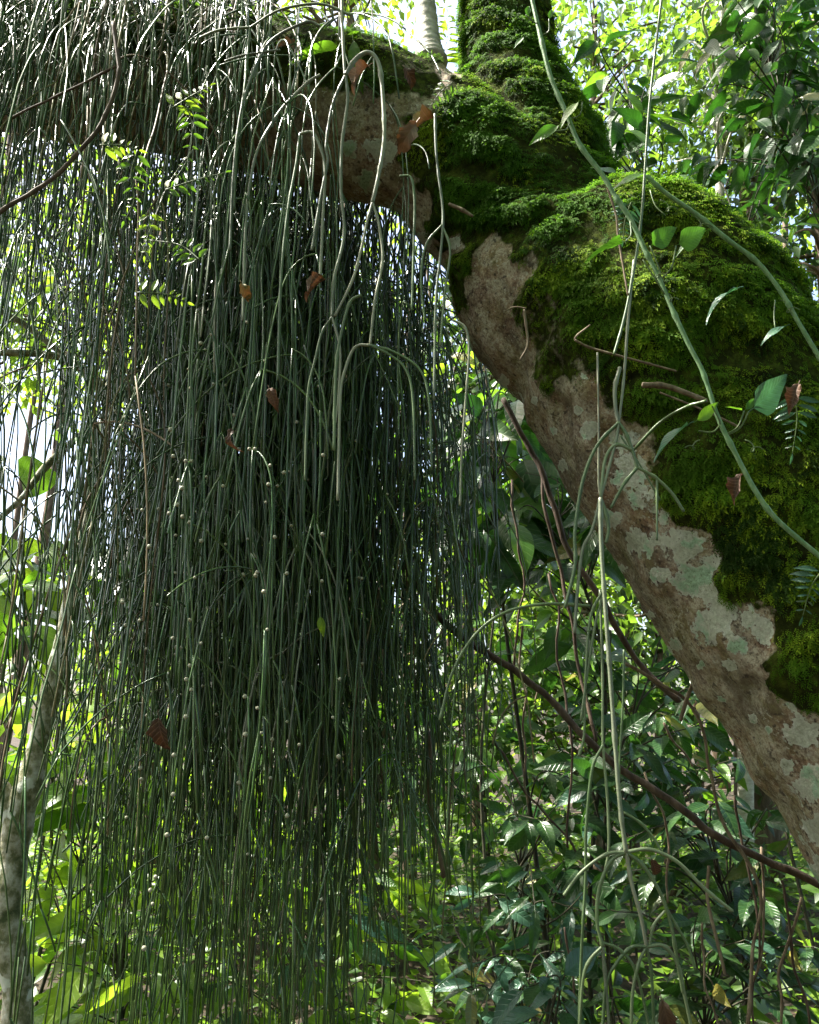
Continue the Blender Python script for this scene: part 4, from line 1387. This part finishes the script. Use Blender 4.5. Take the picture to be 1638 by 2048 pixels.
leafy("understorey_shrub", "dark glossy shrub left of the forked cactus spray", "shrub", (930, 1480, 1200, 1800), (3.2, 4.2), 120, 'ovate', 0.15, LD, mats=[M['leaf_painted_shade'], LD, LU], seed=8, droop=0.6)
leafy("understorey_shrub", "dark thicket shrub right of the forked cactus spray", "shrub", (1230, 1560, 1560, 1830), (2.8, 3.6), 130, 'ovate', 0.13, LD, mats=[M['leaf_painted_shade'], LD, LU], seed=9, droop=0.6)
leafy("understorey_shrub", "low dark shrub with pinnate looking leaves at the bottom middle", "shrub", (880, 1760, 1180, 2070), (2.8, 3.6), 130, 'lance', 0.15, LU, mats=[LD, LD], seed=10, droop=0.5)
leafy("understorey_shrub", "low shadowed shrub in the bottom right corner", "shrub", (1180, 1820, 1640, 2080), (2.7, 3.4), 150, 'ovate', 0.12, LD, mats=[M['leaf_painted_shade'], LD, LU], seed=11, droop=0.5)
leafy("overhanging_branch_tree", "tree with serrated dark green leaves hanging beside the mossy upright limb", "tree", (1150, 50, 1340, 330), (3.0, 3.8), 56, 'ovate', 0.22, M['leaf_painted_shade'], mats=[M['leaf_painted_shade'], LD, LM], seed=12, droop=0.8, base=1.75, twigmat=M['liana'])
leafy("overhanging_branch_tree", "dark leaved branches drooping from the top right corner", "tree", (1370, -40, 1660, 330), (3.0, 3.9), 210, 'ovate', 0.19, M['leaf_painted_shade'], mats=[M['leaf_painted_shade'], LD], seed=13, droop=1.0, base=2.5, twigmat=M['liana'])
leafy("overhanging_branch_tree", "leafy branches above the trunk's slope at the right edge", "tree", (1250, 300, 1650, 560), (3.4, 4.4), 90, 'ovate', 0.19, LD, mats=[M['leaf_painted_shade'], LM], seed=14, droop=0.5, base=2.6, twigmat=M['liana'])
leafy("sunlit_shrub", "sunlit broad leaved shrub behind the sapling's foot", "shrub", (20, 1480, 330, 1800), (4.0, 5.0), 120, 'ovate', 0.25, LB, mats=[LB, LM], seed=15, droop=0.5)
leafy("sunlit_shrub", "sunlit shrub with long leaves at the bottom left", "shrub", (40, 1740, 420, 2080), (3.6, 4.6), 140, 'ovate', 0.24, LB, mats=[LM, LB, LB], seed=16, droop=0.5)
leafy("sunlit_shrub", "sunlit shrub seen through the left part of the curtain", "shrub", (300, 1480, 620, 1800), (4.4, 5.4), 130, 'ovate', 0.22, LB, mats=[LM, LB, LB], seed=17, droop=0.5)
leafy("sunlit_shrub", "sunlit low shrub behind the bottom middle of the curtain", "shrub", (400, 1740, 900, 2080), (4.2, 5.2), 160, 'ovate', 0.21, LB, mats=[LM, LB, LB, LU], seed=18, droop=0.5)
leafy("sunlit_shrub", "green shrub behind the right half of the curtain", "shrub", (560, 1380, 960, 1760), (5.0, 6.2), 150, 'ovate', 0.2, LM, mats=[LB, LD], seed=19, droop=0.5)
leafy("understorey_shrub", "dense green shrub farther back, between the liana and the trunk", "shrub", (980, 1330, 1520, 1640), (5.5, 7.0), 200, 'ovate', 0.22, LD, mats=[LM, M['leaf_painted_shade']], seed=24, droop=0.5)
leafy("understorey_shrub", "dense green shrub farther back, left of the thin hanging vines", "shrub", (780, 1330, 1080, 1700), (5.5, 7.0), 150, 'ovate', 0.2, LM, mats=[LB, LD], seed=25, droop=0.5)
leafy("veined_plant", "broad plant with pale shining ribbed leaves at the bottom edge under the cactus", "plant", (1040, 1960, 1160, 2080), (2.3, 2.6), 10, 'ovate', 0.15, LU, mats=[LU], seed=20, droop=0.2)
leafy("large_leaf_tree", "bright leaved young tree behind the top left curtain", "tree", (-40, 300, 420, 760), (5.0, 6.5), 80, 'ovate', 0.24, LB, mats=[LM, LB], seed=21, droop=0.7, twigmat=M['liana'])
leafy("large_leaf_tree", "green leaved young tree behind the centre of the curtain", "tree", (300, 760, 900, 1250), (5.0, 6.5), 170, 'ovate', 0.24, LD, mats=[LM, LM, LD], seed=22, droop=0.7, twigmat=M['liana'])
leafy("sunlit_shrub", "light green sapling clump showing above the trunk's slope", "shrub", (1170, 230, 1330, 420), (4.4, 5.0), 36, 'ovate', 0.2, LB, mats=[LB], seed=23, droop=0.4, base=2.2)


# openings between the trees where the white sky shows
SKY_GAPS = [((100, 980), 150, 130), ((30, 900), 110, 90), ((215, 1000), 60, 170), ((60, 1240), 80, 70), ((1590, 540), 50, 50), ((650, 900), 50, 70), ((870, 900), 40, 80), ((760, 800), 40, 60), ((1380, 310), 70, 50), ((1290, 90), 60, 50),
            ((180, 560), 140, 60), ((60, 700), 120, 60), ((1150, 40), 60, 40), ((1060, 1000), 40, 40), ((1150, 1080), 40, 30)]


# ------------------------------------------------------------------ trees farther back: trunk, branches and a crown of small leaves
def back_tree(label, base_px, Y, top_py, rpx, crowns, mat, bark, lsize, lean=0.0, seed=0):
    rs = np.random.RandomState(700 + seed)
    bx = at(base_px, 1500, Y)[0]
    gz_ = float(ground_z(np.array([bx]), np.array([Y]))[0])
    t = thing("forest_tree", (bx, Y, gz_), label, "tree", "trees in the forest behind")
    top = at(base_px + lean, top_py, Y)
    b0 = np.array([bx, Y, gz_ - 0.1])
    P = catmull([b0, b0 * .66 + top * .34 + rs.normal(0, .08, 3), b0 * .33 + top * .67 + rs.normal(0, .08, 3), top], 8)
    r = rpx * Y / FPX
    mb = MB()
    mb.tube(P, np.linspace(r, r * 0.45, len(P)), 10)
    mb.build("trunk", bark, t)
    br, lv_ = MB(), MB()
    for (x0, y0, x1, y1, n) in crowns:
        c0, c1 = at(x0, y0, Y), at(x1, y1, Y)
        nclump = max(4, n // 60)
        per = n // nclump
        for k in range(nclump):
            u = rs.rand(3)
            c = np.array([c0[0] + (c1[0] - c0[0]) * u[0], Y + (u[1] - 0.5) * min(3.0, abs(c1[0] - c0[0])), c1[2] + (c0[2] - c1[2]) * u[2]])
            j = int(np.argmin(np.linalg.norm(P - (c - np.array([0, 0, 0.4])), axis=1)))
            BP = catmull([P[j], (P[j] + c) / 2 + rs.normal(0, .12, 3), c], 6)
            br.tube(BP, np.linspace(r * 0.22 + 0.004, 0.004, len(BP)), 5)
            sp = rs.normal(0, 1, (per, 3)) * np.array([0.42, 0.42, 0.26]) * (0.6 + 0.6 * rs.rand())
            Pl = c + sp
            Dl = nrm(sp * 0.8 + rs.normal(0, .5, (per, 3)) + np.array([0, 0, -0.5]))
            Nl = nrm(np.array([0, -0.2, 0.8]) + rs.normal(0, .5, (per, 3)))
            lx, ly = proj(Pl)
            kp = np.ones(per, bool)
            for (gc, ga, gb) in SKY_GAPS[:4]:
                kp &= ((lx - gc[0]) / ga) ** 2 + ((ly - gc[1]) / gb) ** 2 > 0.8 + 0.5 * fbm(Pl * 2.0, 2, 7)
            leaf_cloud(lv_, Pl[kp], Dl[kp], Nl[kp], (lsize * (0.6 + 0.7 * rs.rand(per)))[kp])
    br.build("branch", bark, t)
    lv_.build("crown", mat, t, False, 'stuff')


FB, FM, FD = M['far_bright'], M['far_mid'], M['far_dark']
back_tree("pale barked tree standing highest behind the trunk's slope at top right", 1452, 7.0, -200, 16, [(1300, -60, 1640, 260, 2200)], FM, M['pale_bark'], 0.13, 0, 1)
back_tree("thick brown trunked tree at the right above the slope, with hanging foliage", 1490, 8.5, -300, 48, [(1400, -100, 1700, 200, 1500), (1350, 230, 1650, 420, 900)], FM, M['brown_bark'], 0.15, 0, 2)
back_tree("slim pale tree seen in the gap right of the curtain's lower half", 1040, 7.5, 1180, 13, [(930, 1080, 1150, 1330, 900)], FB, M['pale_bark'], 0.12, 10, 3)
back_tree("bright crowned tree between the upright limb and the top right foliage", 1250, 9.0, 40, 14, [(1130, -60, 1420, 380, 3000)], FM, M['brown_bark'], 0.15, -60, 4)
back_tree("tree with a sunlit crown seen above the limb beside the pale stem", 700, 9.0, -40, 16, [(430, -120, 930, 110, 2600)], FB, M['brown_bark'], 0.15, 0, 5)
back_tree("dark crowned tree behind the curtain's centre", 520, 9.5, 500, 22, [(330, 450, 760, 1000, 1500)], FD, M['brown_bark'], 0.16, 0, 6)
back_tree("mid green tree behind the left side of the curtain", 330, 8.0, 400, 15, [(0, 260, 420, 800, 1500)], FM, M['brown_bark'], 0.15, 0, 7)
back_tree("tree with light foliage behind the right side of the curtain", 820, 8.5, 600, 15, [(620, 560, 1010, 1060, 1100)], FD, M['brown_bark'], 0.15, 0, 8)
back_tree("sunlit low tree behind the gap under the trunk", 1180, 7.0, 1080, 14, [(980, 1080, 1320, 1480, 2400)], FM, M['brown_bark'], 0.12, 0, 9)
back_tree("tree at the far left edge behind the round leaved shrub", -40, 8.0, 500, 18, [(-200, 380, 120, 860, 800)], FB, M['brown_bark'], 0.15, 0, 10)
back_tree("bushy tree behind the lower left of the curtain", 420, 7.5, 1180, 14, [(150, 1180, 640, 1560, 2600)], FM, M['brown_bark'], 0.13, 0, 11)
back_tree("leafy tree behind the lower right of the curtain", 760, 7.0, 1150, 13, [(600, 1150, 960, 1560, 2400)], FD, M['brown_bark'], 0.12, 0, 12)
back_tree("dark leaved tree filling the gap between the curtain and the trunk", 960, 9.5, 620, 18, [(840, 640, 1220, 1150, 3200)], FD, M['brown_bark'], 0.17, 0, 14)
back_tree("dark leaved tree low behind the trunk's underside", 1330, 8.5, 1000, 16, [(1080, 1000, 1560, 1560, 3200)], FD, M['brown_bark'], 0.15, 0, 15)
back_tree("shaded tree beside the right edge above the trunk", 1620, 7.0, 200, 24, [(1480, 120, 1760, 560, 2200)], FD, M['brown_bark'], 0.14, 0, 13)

# ------------------------------------------------------------------ undergrowth, far forest, unseen canopy added to block sun and sky
ug = MB()
n = 34000
X = R.uniform(-7, 7, n)
Yy = 3.0 + 9 * R.rand(n) ** 0.8
Zz = ground_z(X, Yy) + R.rand(n) ** 1.5 * (0.7 + 0.5 * vnoise(np.stack([X * .8, Yy * .8, X * 0], 1), 9))
Pn = np.stack([X, Yy, Zz], 1)
leaf_cloud(ug, Pn, nrm(R.normal(0, 1, (n, 3)) * np.array([1, 1, .4])), nrm(np.array([0, -0.1, 0.9]) + R.normal(0, .4, (n, 3))), 0.06 + 0.10 * R.rand(n))
tag(ug.build("undergrowth", M['far_mid'], None, False, 'stuff'), "low tangle of green undergrowth covering the forest floor", "undergrowth")

def forest_wall(n, Y0, Y1, zmax, half, size, seed, gaps, thr):
    rs = np.random.RandomState(seed)
    Yd = rs.uniform(Y0, Y1, n)
    Xd = rs.uniform(-1, 1, n) * half * (Yd / Y1)
    Zd = rs.rand(n) ** 0.8 * zmax + Yd * 0.02
    Pn = np.stack([Xd, Yd, Zd], 1)
    k = fbm(Pn * np.array([.5, .3, .5]), 3, seed) > thr
    qx, qy = proj(Pn)
    for (c, a, b) in gaps:
        k &= ((qx - c[0]) / a) ** 2 + ((qy - c[1]) / b) ** 2 > 1.0 + 0.5 * fbm(Pn * 2.0, 2, 7)
    Pn = Pn[k]
    m_ = len(Pn)
    return Pn, nrm(rs.normal(0, 1, (m_, 3)) + np.array([0, 0, -.5])), nrm(np.array([0, -.3, .7]) + rs.normal(0, .6, (m_, 3))), size * (0.6 + 0.8 * rs.rand(m_))


ff = MB()
leaf_cloud(ff, *forest_wall(42000, 13, 28, 14, 18, 0.26, 3, SKY_GAPS, -0.1))
tag(ff.build("far_forest", M['far_bright'], None, False, 'stuff'), "far sunlit forest foliage with white sky breaking through", "forest")
ft = MB()
rs = np.random.RandomState(8)
for k in range(46):
    x, y = rs.uniform(-14, 14), rs.uniform(10, 24)
    z = float(ground_z(np.array([x]), np.array([y]))[0])
    h = rs.uniform(8, 15)
    P = catmull([(x, y, z), (x + rs.normal(0, .3), y, z + h * .5), (x + rs.normal(0, .8), y, z + h)], 6)
    ft.tube(P, np.linspace(rs.uniform(.05, .16), .03, len(P)), 7)
tag(ft.build("far_trunks", M['brown_bark'], None, True, 'stuff'), "distant slim tree trunks standing in the far forest", "forest")

cn = MB()
rs = np.random.RandomState(4)
n = 20000
Pc = np.stack([rs.uniform(-9, 10, n), rs.uniform(-7, 5, n), 6.2 + rs.rand(n) * 3.0], 1)
k = fbm(Pc * np.array([.45, .45, .3]), 3, 14) > -0.25
tq = (Pc[:, 2] - 3.2) / sun_dir[2]
qx_, qy_ = Pc[:, 0] - sun_dir[0] * tq, Pc[:, 1] - sun_dir[1] * tq          # where a leaf's shadow lands at the fork's height
k &= ~((np.hypot((qx_ + 1.08) / 1.2, (qy_ - 2.1) / 1.1) < 1.0 + 0.5 * fbm(Pc * 1.2, 2, 15)))  # opening shaped so the sun reaches the fork
Pc = Pc[k]
n2 = 10000
th = rs.uniform(math.pi * 1.0, math.pi * 2.0, n2)
rr = rs.uniform(7, 11, n2)
Pw = np.stack([rr * np.cos(th), rr * np.sin(th), rs.rand(n2) * 8], 1)  # unseen leaf walls behind the camera, added to cut sky fill
Pc = np.concatenate([Pc, Pw])
m_ = len(Pc)
leaf_cloud(cn, Pc, nrm(rs.normal(0, 1, (m_, 3))), nrm(np.array([0, 0, .8]) + rs.normal(0, .5, (m_, 3))), 0.22 + 0.25 * rs.rand(m_))
tag(cn.build("unseen_canopy_blocker", M['far_mid'], None, False, 'stuff'), "unseen leaf canopy and walls, added overhead and behind the viewpoint to shade the scene", "forest")
